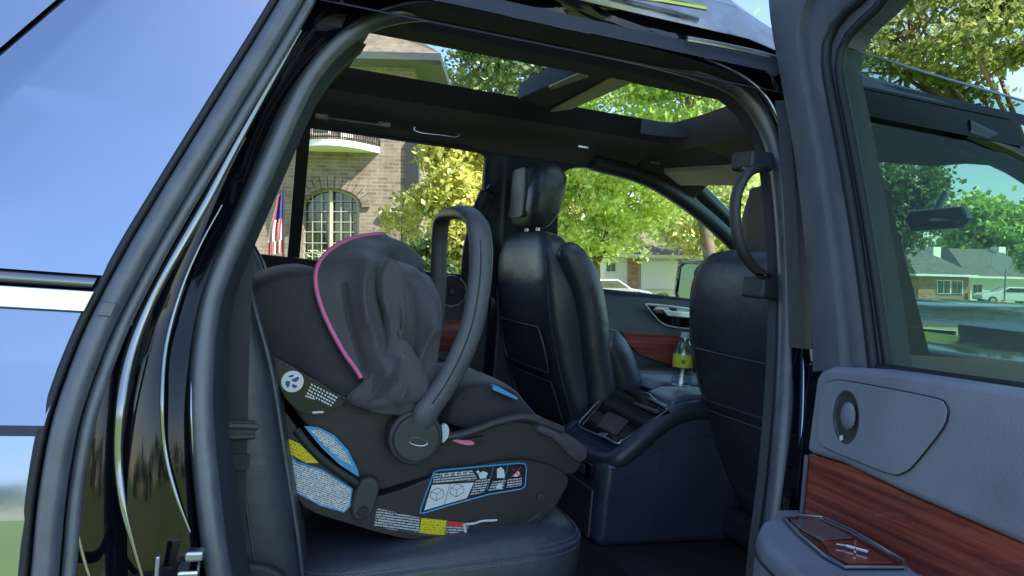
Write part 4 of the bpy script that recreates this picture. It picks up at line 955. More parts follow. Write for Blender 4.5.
cen = V((PY(400, 350, .49).x, .49, PY(400, 350, .49).z))
def g(x, m_, s): return math.exp(-((x - m_)/s)**2)
def seg_d(x, z, a, b):
    dx, dz_ = b[0] - a[0], b[1] - a[1]; t = max(0, min(1, ((x - a[0])*dx + (z - a[1])*dz_)/(dx*dx + dz_*dz_ + 1e-9))); return math.hypot(x - a[0] - dx*t, z - a[1] - dz_*t)
FOLDS = []
for l_, am, wd in (([(440, 268), (412, 254), (392, 262), (381, 285), (385, 315), (393, 345)], -.045, .014),
                   ([(399, 266), (403, 288), (403, 312), (397, 337), (388, 368), (368, 398)], .012, .014),
                   ([(391, 272), (391, 298), (396, 326)], -.020, .006),
                   ([(345, 286), (351, 325), (366, 372)], -.012, .005),
                   ([(372, 262), (362, 285), (364, 320)], .012, .012),
                   ([(366, 262), (364, 300), (374, 345), (384, 370)], .014, .022),
                   ([(412, 290), (416, 335), (408, 375)], -.022, .016),
                   ([(432, 330), (418, 362), (398, 398)], .014, .010),
                   ([(425, 268), (434, 300), (436, 330)], .010, .016)):
    q = cr([PY(a, b, .262) for a, b in l_], 3); FOLDS.append(([(p.x, p.z) for p in q], am, wd))
for t, row in enumerate(grid_pts):
    tt = t/(T_ - 1); w = min(1, max(0, (tt - .04)/.1))*max(0, 1 - max(0, tt - .42)/.12)
    for k, p in enumerate(row):
        kk = k/(len(row) - 1)
        d = 0
        sw_ = .50 + .10*math.sin(tt*9)                       # the main fold wanders
        if tt < .5:
            for crv, amp, wd in FOLDS:
                dd = min(seg_d(p.x, p.z, crv[a], crv[a+1]) for a in range(len(crv) - 1)); d += 1.15*amp*math.exp(-abs(dd/wd)**1.5)
        d += (noise.noise(p*11)*.009 + noise.noise(p*30)*.0015)*min(1, kk*8)
        nrm = (p - cen); nrm.x *= .25; nrm.z *= .4
        if tt < .5: nrm = V((nrm.x*.2, -abs(nrm.y), nrm.z*.4))
        nrm.normalize(); row[k] = p + nrm*d
bm = B(); grid(bm, grid_pts); bmesh.ops.solidify(bm, geom=bm.faces[:], thickness=.0015)
cn = obj('canopy', bm, 'fabric', inf, sharp=85)
bm = B(); pk = [r[0] for r in grid_pts][13:-10]; tube(bm, [p + V((-.003, -.001 if i < len(pk)/2 else 0, 0)) for i, p in enumerate(pk)], .0062, 8, side=(0, 1, 0), squash=.7); obj('pink_piping', bm, 'pink', cn, sharp=85)
bm = B(); q = [r[int(NK*.62)] for r in grid_pts][22:58]; tube(bm, [p + V((0, -.006, 0)) for p in q], .0028, 6); obj('canopy_seam', bm, 'handle', cn)
# collar of fabric hanging round the hub
soft('canopy_flap', [(389, 258), (398, 262), (404, 280), (404, 308), (399, 334), (410, 345), (424, 368), (431, 392), (420, 402), (400, 406), (378, 410), (356, 406), (350, 398), (366, 382), (382, 360), (389, 338), (387, 312), (381, 290), (382, 270)], YN - .036, YN + .03, 'fabric', .86)

# labels
def lab(name, px, m, parent, off, yb=YN, edge=None, ew=.0016, uvrot=0.0):
    P = [PY(a, b, yb - off) for a, b in px]; bm = B(); u = V((math.cos(uvrot), 0, math.sin(uvrot))); v = V((-math.sin(uvrot), 0, math.cos(uvrot)))
    poly(bm, P, (P[0], u, v))
    if edge is None: return obj(name, bm, m, parent, smooth=False)
    o = obj(name, bm, m, parent, smooth=False)
    bm = B(); tube(bm, P + [P[0]], ew, 5); obj('label_border', bm, edge, o); return o
def smooth_px(l, n=3): return [(p.x, p.y) for p in cr([V((a, b, 0)) for a, b in l + [l[0]]], n)[:-1]]
# yellow and white warning label on the base
lab('warning_label', [(287, 452), (296, 462), (322, 470), (352, 489), (350, 506), (344, 512), (320, 505), (296, 492), (291, 475)], 'lab_white', bs_, .0052, edge='lab_blue', uvrot=-.36)
lab('warning_label', [(284.5, 441), (290, 439.5), (300, 444), (319, 463), (306, 463), (286, 452)], 'lab_yellow', bs_, .0062, uvrot=-.42)
lab('info_label', [(304, 426), (318, 427), (334, 435), (348, 450), (358, 470), (359, 477), (340, 465), (322, 448)], 'lab_blue', sh_, .0052 - .012 + .0065)
lab('info_label', [(309, 429.5), (319, 430), (333, 438), (345, 451), (353, 466), (340, 459), (324, 445)], 'lab_white', sh_, .0010, uvrot=-.5)
# black airline sticker
lab('airline_label', smooth_px([(275, 361), (292, 368), (316, 380), (336, 394), (344, 403), (332, 409), (318, 414), (300, 411), (285, 397), (277, 378)]), 'lab_ground', sh_, .0182, uvrot=-.5)
bm = B(); cs_ = PY(292.5, 381.5, YN - .0188); poly(bm, [cs_ + V((math.cos(a)*.0195, 0, math.sin(a)*.0195)) for a in [k*2*math.pi/32 for k in range(32)]]); rl = obj('round_sticker', bm, 'lab_plain', sh_, smooth=False)
bm = B()
for a, b, w_, h_, r_ in ((.005, .004, .007, .0035, .5), (-.008, -.004, .004, .006, .1), (.004, -.008, .005, .003, -.4), (-.003, .010, .005, .002, .3)):
    c_ = cs_ + V((a, -.0006, b)); u = V((math.cos(r_), 0, math.sin(r_))); v = V((-math.sin(r_), 0, math.cos(r_))); poly(bm, [c_ + u*w_*math.cos(t) + v*h_*math.sin(t)*(1 + .3*math.sin(3*t)) for t in [k*math.pi/8 for k in range(16)]])
obj('sticker_print', bm, 'lab_navy', rl, smooth=False)
for i_ in range(5):
    a = (311 - i_*1.4, 385 + i_*2.9); e_ = (338 - i_*1.8, 399 + i_*2.7) if i_ < 4 else (315, 400); u_ = (PY(*e_, YN - .0190) - PY(*a, YN - .0190)); v_ = V((0, 0, .0030))
    bm = B(); P = PY(*a, YN - .0190); n_seg = 9
    for k in range(n_seg): s0, s1 = k/n_seg, (k + .5 + .35*random.random())/n_seg; poly(bm, [P + u_*s0, P + u_*s1, P + u_*s1 + v_, P + u_*s0 + v_])
    obj('printed_line', bm, 'lab_plain', sh_, smooth=False)
bm = B(); poly(bm, [PY(a, b, YN - .019) for a, b in ((312.5, 411.5), (323.5, 411), (323.5, 413), (312.5, 413.5))]); obj('printed_line', bm, 'lab_plain', sh_, smooth=False)
# pictogram label on the base front
fr_px = [(434, 472), (438, 470.5), (520, 463), (525, 464), (526.5, 468), (525, 486), (521, 489), (490, 494), (450, 505), (424, 513), (420, 513), (421, 508)]
Lb = YN - .004
lab('instruction_label', fr_px, 'lab_ground', bs_, .0052, edge='lab_blue', ew=.0016)
def flat(name, px, m, off, uvrot=0.0): return lab(name, px, m, bs_, off, uvrot=uvrot)
flat('printed_panel', [(432, 485), (474, 482.5), (467, 498), (424, 510.5)], 'lab_plain', .0062)
flat('printed_panel', [(434, 473.5), (472, 470), (477, 478), (474, 480.5), (433, 483.5)], 'lab_black', .0062, .08)
flat('printed_panel', [(476, 480), (490, 479), (484, 492), (470, 496)], 'lab_black', .0062, .1)
flat('printed_panel', [(493, 481), (506, 480), (503, 489), (488, 491.5)], 'lab_black', .0062, .1)
flat('printed_panel', [(508, 479), (522, 477), (521.5, 485.5), (506, 488)], 'lab_black', .0062, .1)
bm = B()
for cx, cy, s in ((437, 495, 1), (457, 491, 1)):
    pts = [(-7, 2), (-1, 6), (7, 1), (6, -5), (0, -7), (-6, -3)]
    l_ = [PY(cx + a*s, cy + b*s, YN - .0066) for a, b in pts]; tube(bm, l_ + [l_[0]], .0006, 4); tube(bm, [l_[5], PY(cx, cy - 1, YN - .0066), l_[3]], .0005, 4); tube(bm, [PY(cx, cy - 1, YN - .0066), l_[1]], .0005, 4)
tube(bm, [PY(450, 484, YN - .0066), PY(444, 505, YN - .0066)], .0005, 4)
obj('pictogram', bm, 'shellhub', bs_)
bm = B()
for pts in ([(478, 474), (483, 471), (488, 473), (486, 478), (480, 479)], [(497, 469), (501, 467), (504, 470), (505, 478), (497, 478)], [(496, 488), (498, 484), (503, 483), (501, 489)], [(515, 473), (519, 471), (520, 475), (516, 477), (512, 476)], [(476, 472), (478, 470), (480, 472), (478, 474)]):
    poly(bm, [PY(a, b, YN - .0066) for a, b in pts])
for k in range(5): a = 442 + 6.2*k; poly(bm, [PY(a, 476 - .5*k, YN - .0066), PY(a + 3, 476 - .5*k, YN - .0066), PY(a + 1.5, 473.2 - .5*k, YN - .0066)])
obj('pictogram', bm, 'lab_plain', bs_)
bm = B()
for q_ in (((512, 468), (521, 477)), ((521, 467), (512, 477))): tube(bm, [PY(*q_[0], YN - .0068), PY(*q_[1], YN - .0068)], .0009, 4)
obj('red_cross', bm, 'lab_red', bs_)
bm = B()
for x0 in (494, 508): tube(bm, [PY(x0, 465.5, YN - .0066), PY(x0 - 7, 490, YN - .0066)], .0006, 4)
obj('divider_line', bm, 'lab_blue', bs_)
# lower strip of labels
flat('warning_label', [(377, 508), (420, 518), (419, 535), (374, 526)], 'lab_black', .0052, -.16)
flat('warning_label', [(421.5, 518), (447, 520.5), (444.5, 536.5), (419, 535.5)], 'lab_yellow', .0060, -.08)
flat('warning_label', [(447.5, 521), (470, 523), (465, 535), (445, 536.5)], 'lab_black', .0056, -.08)
flat('warning_label', [(448, 521), (465, 522.5), (464, 527.5), (447, 526)], 'lab_red', .0066)
bm = B(); tube(bm, cr([PY(a, b, YN - .009) for a, b in ((466, 524), (474, 523.5), (482, 521), (492, 520.5), (497, 520))], 4), .0022, 6); tube(bm, [PY(464, 524, YN - .0085), PY(466, 534, YN - .0085)], .003, 6); obj('torn_tag', bm, 'lab_plain', bs_)

# ================================================================ water bottle
bb = PZ(681, 386, 1.004); bz = 1.004
bw = root('water_bottle', (bb.x, bb.y, bz), 'clear plastic water bottle with yellow label standing on the centre console', 'water bottle')
def lathe(bm, c, prof, n=28): return loft(bm, [[c + V((math.cos(q)*r, math.sin(q)*r, z)) for q in [2*math.pi*k/n for k in range(n)]] for r, z in prof])
bc = V((bb.x, bb.y, bz)); bm = B(); lathe(bm, bc, [(.024, 0), (.031, .004), (.031, .024), (.028, .029), (.031, .035), (.028, .041), (.031, .048), (.032, .08), (.031, .095), (.026, .115), (.018, .132), (.0125, .140), (.0125, .152)]); wb = obj('bottle_body', bm, 'water', bw, sharp=60)
bm = B(); lathe(bm, bc, [(.0325, .060), (.0327, .061), (.0327, .096), (.0320, .098)]); obj('bottle_label', bm, 'lab_lime', bw, sharp=60)
bm = B(); c_ = bc + V((-.018, -.0275, .079)); u = V((.83, -.55, 0)); poly(bm, [c_ + u*.008*math.cos(t) + V((0, 0, .008*math.sin(t))) - V((.001, .002, 0)) for t in [k*math.pi/10 for k in range(20)]]); obj('label_emblem', bm, 'lab_green', bw)
bm = B(); lathe(bm, bc, [(.015, .150), (.015, .165), (.013, .167)]); obj('bottle_cap', bm, 'lab_plain', bw, sharp=50)

# ================================================================ THE PLACE OUTSIDE
def ground_mat(name, c1, c2, scale=.8, fine=60):
    m, N, L, b = mat(name); tc = N.new('ShaderNodeTexCoord'); n = N.new('ShaderNodeTexNoise'); n.inputs['Scale'].default_value = scale; n.inputs['Detail'].default_value = 8
    n2 = N.new('ShaderNodeTexNoise'); n2.inputs['Scale'].default_value = fine; n2.inputs['Detail'].default_value = 4
    L.new(tc.outputs['Object'], n.inputs['Vector']); L.new(tc.outputs['Object'], n2.inputs['Vector'])
    a = N.new('ShaderNodeMath'); a.operation = 'ADD'; L.new(n.outputs['Fac'], a.inputs[0]); L.new(n2.outputs['Fac'], a.inputs[1])
    r = N.new('ShaderNodeValToRGB'); r.color_ramp.elements[0].position = .38; r.color_ramp.elements[0].color = (*c1, 1); r.color_ramp.elements[1].position = .62; r.color_ramp.elements[1].color = (*c2, 1)
    h = N.new('ShaderNodeMath'); h.operation = 'MULTIPLY'; h.inputs[1].default_value = .5; L.new(a.outputs[0], h.inputs[0]); L.new(h.outputs[0], r.inputs[0]); L.new(r.outputs[0], b.inputs['Base Color']); b.inputs['Roughness'].default_value = .95
    bp = N.new('ShaderNodeBump'); bp.inputs['Strength'].default_value = .5; bp.inputs['Distance'].default_value = .03; L.new(n2.outputs['Fac'], bp.inputs['Height']); L.new(bp.outputs[0], b.inputs['Normal'])
    return m


M['lawn'] = ground_mat('lawn_grass', (.10, .17, .03), (.20, .29, .06))
M['concrete'] = ground_mat('driveway_concrete', (.24, .23, .21), (.31, .30, .28), .5, 30)
M['asphalt'] = ground_mat('street_asphalt', (.045, .045, .048), (.075, .074, .075), .5, 40)
M['brick'] = brick('tumbled_brown_brick', (.30, .235, .19), (.20, .15, .12), (.31, .275, .24), .30, .10)
M['brick2'] = brick('orange_brick', (.55, .30, .16), (.42, .21, .11), (.45, .38, .30))
M['stucco'] = simple('cream_paint', (.92, .88, .76), .8, var=.05)
M['white'] = simple('white_paint', (.92, .92, .90), .6)
M['iron'] = simple('wrought_iron', (.025, .025, .028), .5)
M['winframe'] = simple('cream_window_frame', (.42, .41, .33), .5)
M['pane'] = simple('dark_window_pane', (.05, .065, .04), .06, spec=1, var=.4, vscale=1.2)
M['roof'] = simple('grey_shingle', (.13, .125, .115), .9, bump=1, bscale=9, var=.3, vscale=3)
M['roof2'] = simple('brown_shingle', (.17, .13, .10), .9, bump=1, bscale=9, var=.35, vscale=4)
M['bark'] = simple('tree_bark', (.17, .125, .09), .95, bump=1, bscale=14, var=.3, vscale=5)
M['leaf_y'] = foliage('yellow_green_leaves', (.26, .30, .06), (.72, .70, .22), .55)
M['leaf_g'] = foliage('fresh_green_leaves', (.12, .24, .04), (.50, .64, .17), .55)
M['leaf_b'] = foliage('sunlit_maple_leaves', (.26, .38, .08), (.78, .86, .34), .6)
M['leaf_m'] = foliage('mid_green_leaves', (.06, .11, .025), (.24, .30, .08), .45)
M['leaf_d'] = foliage('dark_green_leaves', (.035, .075, .02), (.15, .23, .07), .45)
M['leaf_o'] = foliage('pale_spring_leaves', (.36, .40, .13), (.75, .74, .34), .5)
M['hedge'] = foliage('hedge_leaves', (.03, .07, .015), (.08, .14, .03), .3)
M['carsilver'] = simple('silver_car_paint', (.40, .44, .50), .25, metal=.6, coat=1)
M['carwhite'] = simple('white_car_paint', (.75, .76, .78), .2, coat=1)
M['red'] = simple('red_paint', (.62, .03, .03), .4)
M['flagred'] = simple('flag_red', (.55, .03, .045), .8); M['flagwhite'] = simple('flag_white', (.78, .76, .74), .8); M['flagblue'] = simple('flag_blue', (.03, .05, .22), .8)
M['soffit'] = simple('dark_soffit', (.055, .065, .08), .7)
M['signgrey'] = simple('grey_steel', (.30, .32, .33), .5, metal=.5)


def structure(name, bm, m):
    o = obj(name, bm, m, None, smooth=False, frame='world'); o['kind'] = 'structure'; return o


right = V((fwd.y, -fwd.x, 0)); UP = V((0, 0, 1))
def wxy(u, d, z=0): p = C + right*u + fwd*d; return V((p.x, p.y, z))
bm = B(); poly(bm, [wxy(-400, -400, GZ), wxy(400, -400, GZ), wxy(400, 500, GZ), wxy(-400, 500, GZ)]); structure('lawn', bm, 'lawn')
# sloping drive under the vehicle: its top follows the vehicle's own floor plane
bm = B(); l0 = [TILT @ V(p) for p in ((-7, -3.2, -.0), (5.2, -3.2, -.0), (5.2, 4.2, -.0), (-7, 4.2, -.0))]
lo = [V((p.x, p.y, GZ - .5)) for p in l0]; vs = [bm.verts.new(p) for p in l0 + lo]
for f_ in ((0, 1, 2, 3), (4, 7, 6, 5), (0, 4, 5, 1), (1, 5, 6, 2), (2, 6, 7, 3), (3, 7, 4, 0)): bm.faces.new([vs[i] for i in f_])
structure('driveway', bm, 'concrete')
bm = B(); poly(bm, [wxy(4, 27.5, GZ + .004), wxy(300, 27.5, GZ + .004), wxy(300, 34, GZ + .004), wxy(4, 34, GZ + .004)]); structure('street', bm, 'asphalt')
bm = B(); poly(bm, [wxy(4, 24.8, GZ + .008), wxy(300, 24.8, GZ + .008), wxy(300, 26, GZ + .008), wxy(4, 26, GZ + .008)]); structure('sidewalk', bm, 'concrete')


def house_root(name, px, d, label, cat='house'):
    p = W(px, 300, d); return root(name, (p.x, p.y, GZ), label, cat, None, 'world', -YAW)


def wpoly(bm, px, d, depth):
    return prism(bm, [W(a, b, d) for a, b in px], fwd*depth)


# --- brick house on the left
H = house_root('brick_house', 330, 20, 'two storey tan brick house with arched window and curved iron balcony')
gl_ = W(200, 300, 20); dz = lambda px, py, d: W(px, py, d).z
bm = B(); p0, p1 = W(120, 100, 20), W(414, 100, 20)
zt = dz(330, 66, 20)
wl = [(p0.x, p0.y, GZ), (p1.x, p1.y, GZ), (p1.x, p1.y, zt), (p0.x, p0.y, zt)]
ax = [(303.5 + 0, 250), (303.5, 205), (306, 199), (313, 193.5), (322, 190.5), (331, 189.5), (340, 190.5), (350, 193.5), (357, 199), (359.5, 205), (359.5, 250)]
arch = [W(a, b, 20) for a, b in ax]; arch[0].z = GZ + .5; arch[-1].z = GZ + .5
fill(bm, [V(p) for p in wl], [arch]); ret = bmesh.ops.extrude_face_region(bm, geom=bm.faces[:]); bmesh.ops.translate(bm, verts=[v for v in ret['geom'] if isinstance(v, bmesh.types.BMVert)], vec=fwd*.35)
hw = obj('wall', bm, 'brick', H, smooth=False)
bm = B(); s1 = W(414, 100, 20.35); prism(bm, [(s1.x, s1.y, GZ), (s1.x, s1.y, zt), tuple(V((s1.x, s1.y, zt)) + fwd*8), tuple(V((s1.x, s1.y, GZ)) + fwd*8)], -right*.35); obj('side_wall', bm, 'brick', H, smooth=False)
bm = B(); wpoly(bm, [(406, 140), (418, 141), (418, 260), (406, 258)], 19.9, .3); obj('downpipe', bm, 'iron', H)
bm = B(); aa = [W(a, b, 20.15) for a, b in ax]; aa[0].z = aa[-1].z = GZ + .5; tube(bm, aa, .055, 6); wf = obj('window', bm, 'winframe', H)
bm = B(); poly(bm, [W(a, b, 20.25) for a, b in ax]); obj('pane', bm, 'pane', wf, smooth=False)
bm = B(); tube(bm, [W(331, 189.5, 20.1), W(330.5, 262, 20.1)], .06, 6)
for x_ in (312.5, 321.5, 341, 350.5): tube(bm, [W(x_, 193, 20.12), W(x_, 262, 20.12)], .013, 5)
for y_ in (201, 211.5, 222, 232, 243, 253): tube(bm, [W(304, y_, 20.12), W(359, y_ + .4, 20.12)], .013, 5)
obj('mullion', bm, 'winframe', wf)
# brick voussoir band
bm = B()
for k in range(15):
    a0, a1 = math.pi*(k + .04)/15, math.pi*(k + .93)/15; cc_ = V((331, 206))
    P = [(331 + math.cos(a)*rx, 207 - math.sin(a)*ry) for a, rx, ry in ((a0, 31, 19), (a0, 39, 31), (a1, 39, 31), (a1, 31, 19))]; wpoly(bm, P, 19.93, .05)
obj('window_arch', bm, 'brick', H, smooth=False)
# balcony: curved slab + railing
bal = []
for k in range(13):
    t = k/12; bal.append((300 + t*86, 138 + t*10 , 20 - 1.1*math.sin(math.pi*min(1, .15 + t*.85))))
bm = B(); topb = [W(a - 6, b - 4, d) for a, b, d in bal]; zb = W(340, 141, 19.2).z
P_ = [V((p.x, p.y, zb)) for p in topb] ; e0 = W(386, 150, 20); P_ = P_ + [V((e0.x, e0.y, zb)) + fwd*.05, V((W(290, 150, 20).x, W(290, 150, 20).y, zb)) + fwd*.05]
prism(bm, P_, (0, 0, -.16)); bl = obj('balcony', bm, 'white', H)
bm = B(); pr = [V((p.x, p.y, 0)) for p in topb[:]]; prr = cr(pr, 4)
for i_, p in enumerate(prr):
    tube(bm, [V((p.x, p.y, zb)), V((p.x, p.y, zb + .35)) - fwd*.05, V((p.x, p.y, zb + .62))], .014, 4)
tube(bm, [V((p.x, p.y, zb + .62)) for p in prr], .022, 5); tube(bm, [V((p.x, p.y, zb + .06)) for p in prr], .015, 5); obj('railing', bm, 'iron', bl)
bm = B(); wpoly(bm, [(311, 112), (330, 112), (330, 134), (311, 134)], 19.93, .1); wpoly(bm, [(340, 114), (353, 114), (353, 138), (340, 138)], 19.93, .1); obj('upper_window', bm, 'white', H)
bm = B(); wpoly(bm, [(313, 113), (328, 113), (328, 133), (313, 133)], 19.90, .02); obj('pane', bm, 'pane', H)
# plaque with number
pc_ = W(388.5, 213.5, 19.92); bm = B(); prism(bm, [pc_ + right*.25*math.cos(t) + UP*.125*math.sin(t) for t in [k*math.pi/14 for k in range(28)]], -fwd*.03); pq = obj('number_plaque', bm, 'white', H)


def text_mesh(s, size):
    cu = bpy.data.curves.new('t', 'FONT'); cu.body = s; cu.size = size; cu.align_x = 'CENTER'; cu.align_y = 'CENTER'; o = bpy.data.objects.new('t', cu); COL.objects.link(o)
    dg = bpy.context.evaluated_depsgraph_get(); me = bpy.data.meshes.new_from_object(o.evaluated_get(dg)); bm = bmesh.new(); bm.from_mesh(me)
    bpy.data.objects.remove(o); bpy.data.curves.remove(cu); bpy.data.meshes.remove(me); return bm


bm = text_mesh('766', .17); bm.transform(Matrix.Translation(pc_ - fwd*.034) @ Matrix.Rotation(-YAW, 4, 'Z') @ Matrix.Rotation(rad(90), 4, 'X')); obj('number', bm, 'iron', pq, smooth=False)
# roof with wide eaves
bm = B(); ez = zt; q0, q1 = W(120, 80, 19.2), W(440, 80, 19.2)
E = [V((q0.x, q0.y, ez)), V((q1.x, q1.y, ez)), V((q1.x, q1.y, ez)) + fwd*10, V((q0.x, q0.y, ez)) + fwd*10]
prism(bm, E, (0, 0, .18)); obj('eave', bm, 'soffit', H)
bm = B(); R0, R1 = E[0] + fwd*5 + right*3 + UP*4.2, E[1] + fwd*5 - right*8.0 + UP*4.2; ee = [e + UP*.18 for e in E]
vs = [bm.verts.new(p) for p in ee + [R0, R1]]
for f_ in ((0, 1, 5, 4), (1, 2, 5), (2, 3, 4, 5), (3, 0, 4)): bm.faces.new([vs[i] for i in f_])
obj('roof', bm, 'roof2', H, smooth=False)
# --- flag on its pole
fp = W(284, 300, 14); fl = root('flag', (fp.x, fp.y, GZ), 'american flag hanging limp on a pole in front of the brick house', 'flag', None, 'world', -YAW)
bm = B(); a_ = W(283.5, 186, 14); tube(bm, [V((fp.x, fp.y, GZ)), a_], .02, 8); obj('pole', bm, 'iron', fl)
bm = B(); cols_ = []; zt_, zb_ = W(283, 192, 14).z, W(277, 252, 14).z
for i_ in range(15):
    t = i_/14; z = zt_ + (zb_ - zt_)*t; w = .13 + .16*min(1, t*1.7); r_ = []
    for k in range(13): u = k/12; r_.append(V((a_.x, a_.y, z)) - right*(w*u - .02) + fwd*(.05*math.sin(u*14 + t*2)) - UP*(.07*u))
    cols_.append(r_)
vs = [[bm.verts.new(p) for p in r] for r in cols_]
for i_ in range(14):
    for k in range(12):
        f_ = bm.faces.new((vs[i_][k], vs[i_][k+1], vs[i_+1][k+1], vs[i_+1][k])); f_.material_index = 2 if i_ < 6 and k < 8 else ((k//1 + (i_ > 10)) % 2)
obj('cloth', bm, ['flagred', 'flagwhite', 'flagblue'], fl, sharp=85)


# --- trees
def leaves(name, m, pts, size, parent, asp=.62, droop=.3):
    n = len(pts); P = np.array([(p[0], p[1], p[2]) for p in pts]); rng = np.random.default_rng(n)
    a = rng.normal(size=(n, 3)); a /= np.linalg.norm(a, axis=1)[:, None]; b = rng.normal(size=(n, 3)); b -= a*(a*b).sum(1)[:, None]; b /= np.linalg.norm(b, axis=1)[:, None]
    s = size*(.6 + .8*rng.random(n))[:, None]; A = a*s; Bv = b*s*asp
    Q = np.stack([P - A, P - A*.1 + Bv, P + A, P - A*.1 - Bv], 1).reshape(-1, 3)
    inv = np.array(INV[top(parent).name]); Q = Q@inv[:3, :3].T + inv[:3, 3]
    me = bpy.data.meshes.new(name); me.vertices.add(4*n); me.vertices.foreach_set('co', Q.ravel()); me.loops.add(4*n); me.loops.foreach_set('vertex_index', np.arange(4*n, dtype=np.int32))
    me.polygons.add(n); me.polygons.foreach_set('loop_start', np.arange(0, 4*n, 4, dtype=np.int32)); me.polygons.foreach_set('loop_total', np.full(n, 4, dtype=np.int32)); me.update(); me.validate()
    me.materials.append(M[m]); o = bpy.data.objects.new(name, me); COL.objects.link(o); o.parent = parent; return o


def tree(name, label, base, crown, radii, n, size, m, trunk=.15, clumps=50, seed=1, lean=0, cat='tree', spread=.16, group=None, limbs=True):
    rnd = random.Random(seed); r = root(name, (base.x, base.y, GZ), label, cat, group, 'world')
    cs = []
    for _ in range(clumps):
        while True:
            v = V((rnd.uniform(-1, 1), rnd.uniform(-1, 1), rnd.uniform(-1, 1)))
            if .25 < v.length < 1: break
        cs.append(crown + V((v.x*radii[0], v.y*radii[1], v.z*radii[2])))
    if limbs:
        bm = B(); b0 = V((base.x, base.y, GZ - .1)); c1 = crown - UP*radii[2]*.55; pth = cr([b0, b0.lerp(c1, .5) + V((rnd.uniform(-.1, .1), rnd.uniform(-.1, .1), 0)), c1, crown + UP*radii[2]*.6], 5)
        tube(bm, pth, [trunk*(1.25 - 1.05*k/(len(pth) - 1)) for k in range(len(pth))], 9)
        obj('trunk', bm, 'bark', r, sharp=80)
        bm = B()
        for c in cs[::2]:
            k = rnd.uniform(.45, .9); i_ = int(k*(len(pth) - 1)); a = pth[i_]; md = a.lerp(c, .5) + UP*rnd.uniform(0, .12)*radii[2]
            q_ = cr([a, md, c], 3); rr_ = trunk*.42*(1.1 - k); tube(bm, q_, [rr_*(1 - .8*j/(len(q_) - 1)) for j in range(len(q_))], 5)
        obj('limb', bm, 'bark', r, sharp=80)
    pts = []; per = n//len(cs)
    for c in cs:
        s = spread*rnd.uniform(.7, 1.5)
        for _ in range(per): pts.append((c.x + rnd.gauss(0, s*radii[0]), c.y + rnd.gauss(0, s*radii[1]), c.z + rnd.gauss(0, s*radii[2]*.8)))
    leaves('crown', m, pts, size, r); return r


def treeW(name, label, trunk_px, d, c_px, rpx, n, size, m, **k):
    b = W(trunk_px, 300, d); c = W(c_px[0], c_px[1], d); s = d/F; return tree(name, label, b, c, (rpx[0]*s, rpx[0]*s*.9, rpx[1]*s), n, size, m, **k)


treeW('garden_tree', 'bushy yellow green tree right beside the brick house wall', 462, 16, (462, 190), (46, 75), 16000, .07, 'leaf_y', seed=3, trunk=.08, clumps=70)
treeW('shrub', 'dark leafy shrub low in front of the brick house corner', 438, 15, (432, 262), (26, 30), 2500, .07, 'leaf_d', seed=4, trunk=.03, clumps=30, cat='shrub')
treeW('small_tree', 'thin reddish green sapling with sparse leaves against the brick wall', 405, 17, (402, 225), (22, 40), 900, .06, 'leaf_y', seed=14, trunk=.03, clumps=24)
treeW('maple_tree', 'fresh green maple with slim trunk seen through the front door window', 597, 24, (598, 195), (82, 66), 20000, .085, 'leaf_b', seed=5, trunk=.16, clumps=75, spread=.11)
treeW('street_tree', 'pale yellow green tree in full sun behind the wing mirror', 700, 40, (712, 205), (66, 62), 9000, .2, 'leaf_o', seed=6, trunk=.2, clumps=70)
treeW('street_tree', 'pale sunlit tree far behind the green maple', 560, 55, (560, 215), (60, 60), 5000, .26, 'leaf_o', seed=16, trunk=.2, clumps=60)
treeW('yard_tree', 'wide dark green tree seen through the rear pane of the sunroof', 525, 26, (532, 72), (84, 58), 14000, .10, 'leaf_d', seed=7, trunk=.25, clumps=52, spread=.12)
treeW('yard_tree', 'tall green tree whose trunk shows through the front pane of the sunroof', 726, 22, (690, 92), (115, 58), 12000, .09, 'leaf_g', seed=8, trunk=.2, clumps=52, spread=.11)
# tree over the open door, with a bare slanting limb
treeW('oak_tree', 'large leafy tree with slanting bare branches above the lowered door glass', 1330, 11, (925, 40), (135, 62), 11000, .052, 'leaf_m', seed=9, trunk=.22, clumps=85, spread=.085)
treeW('evergreen_tree', 'dark tree at the left edge of the windshield view beside the roofs', 890, 45, (908, 196), (36, 56), 6000, .17, 'leaf_d', seed=10, trunk=.25, clumps=70)
treeW('round_tree', 'big round green tree rising behind the grey roofed house', 992, 95, (985, 232), (44, 33), 7000, .42, 'leaf_g', seed=11, trunk=.4, clumps=70)
treeW('round_tree', 'small bright tree at the far right of the grey roofed house', 1030, 60, (1030, 258), (12, 14), 2000, .16, 'leaf_g', seed=12, trunk=.1, clumps=30)
tree('sun_block_tree', 'unseen broad tree added beside the driveway to shade the vehicle', V((5.4, -6.6, 0)), V((4.1, -5.3, 7.9)), (3.6, 3.6, 2.3), 15000, .13, 'leaf_g', seed=31, trunk=.25, clumps=110, spread=.12)  # out of view, placed between sun and vehicle to keep direct sun off
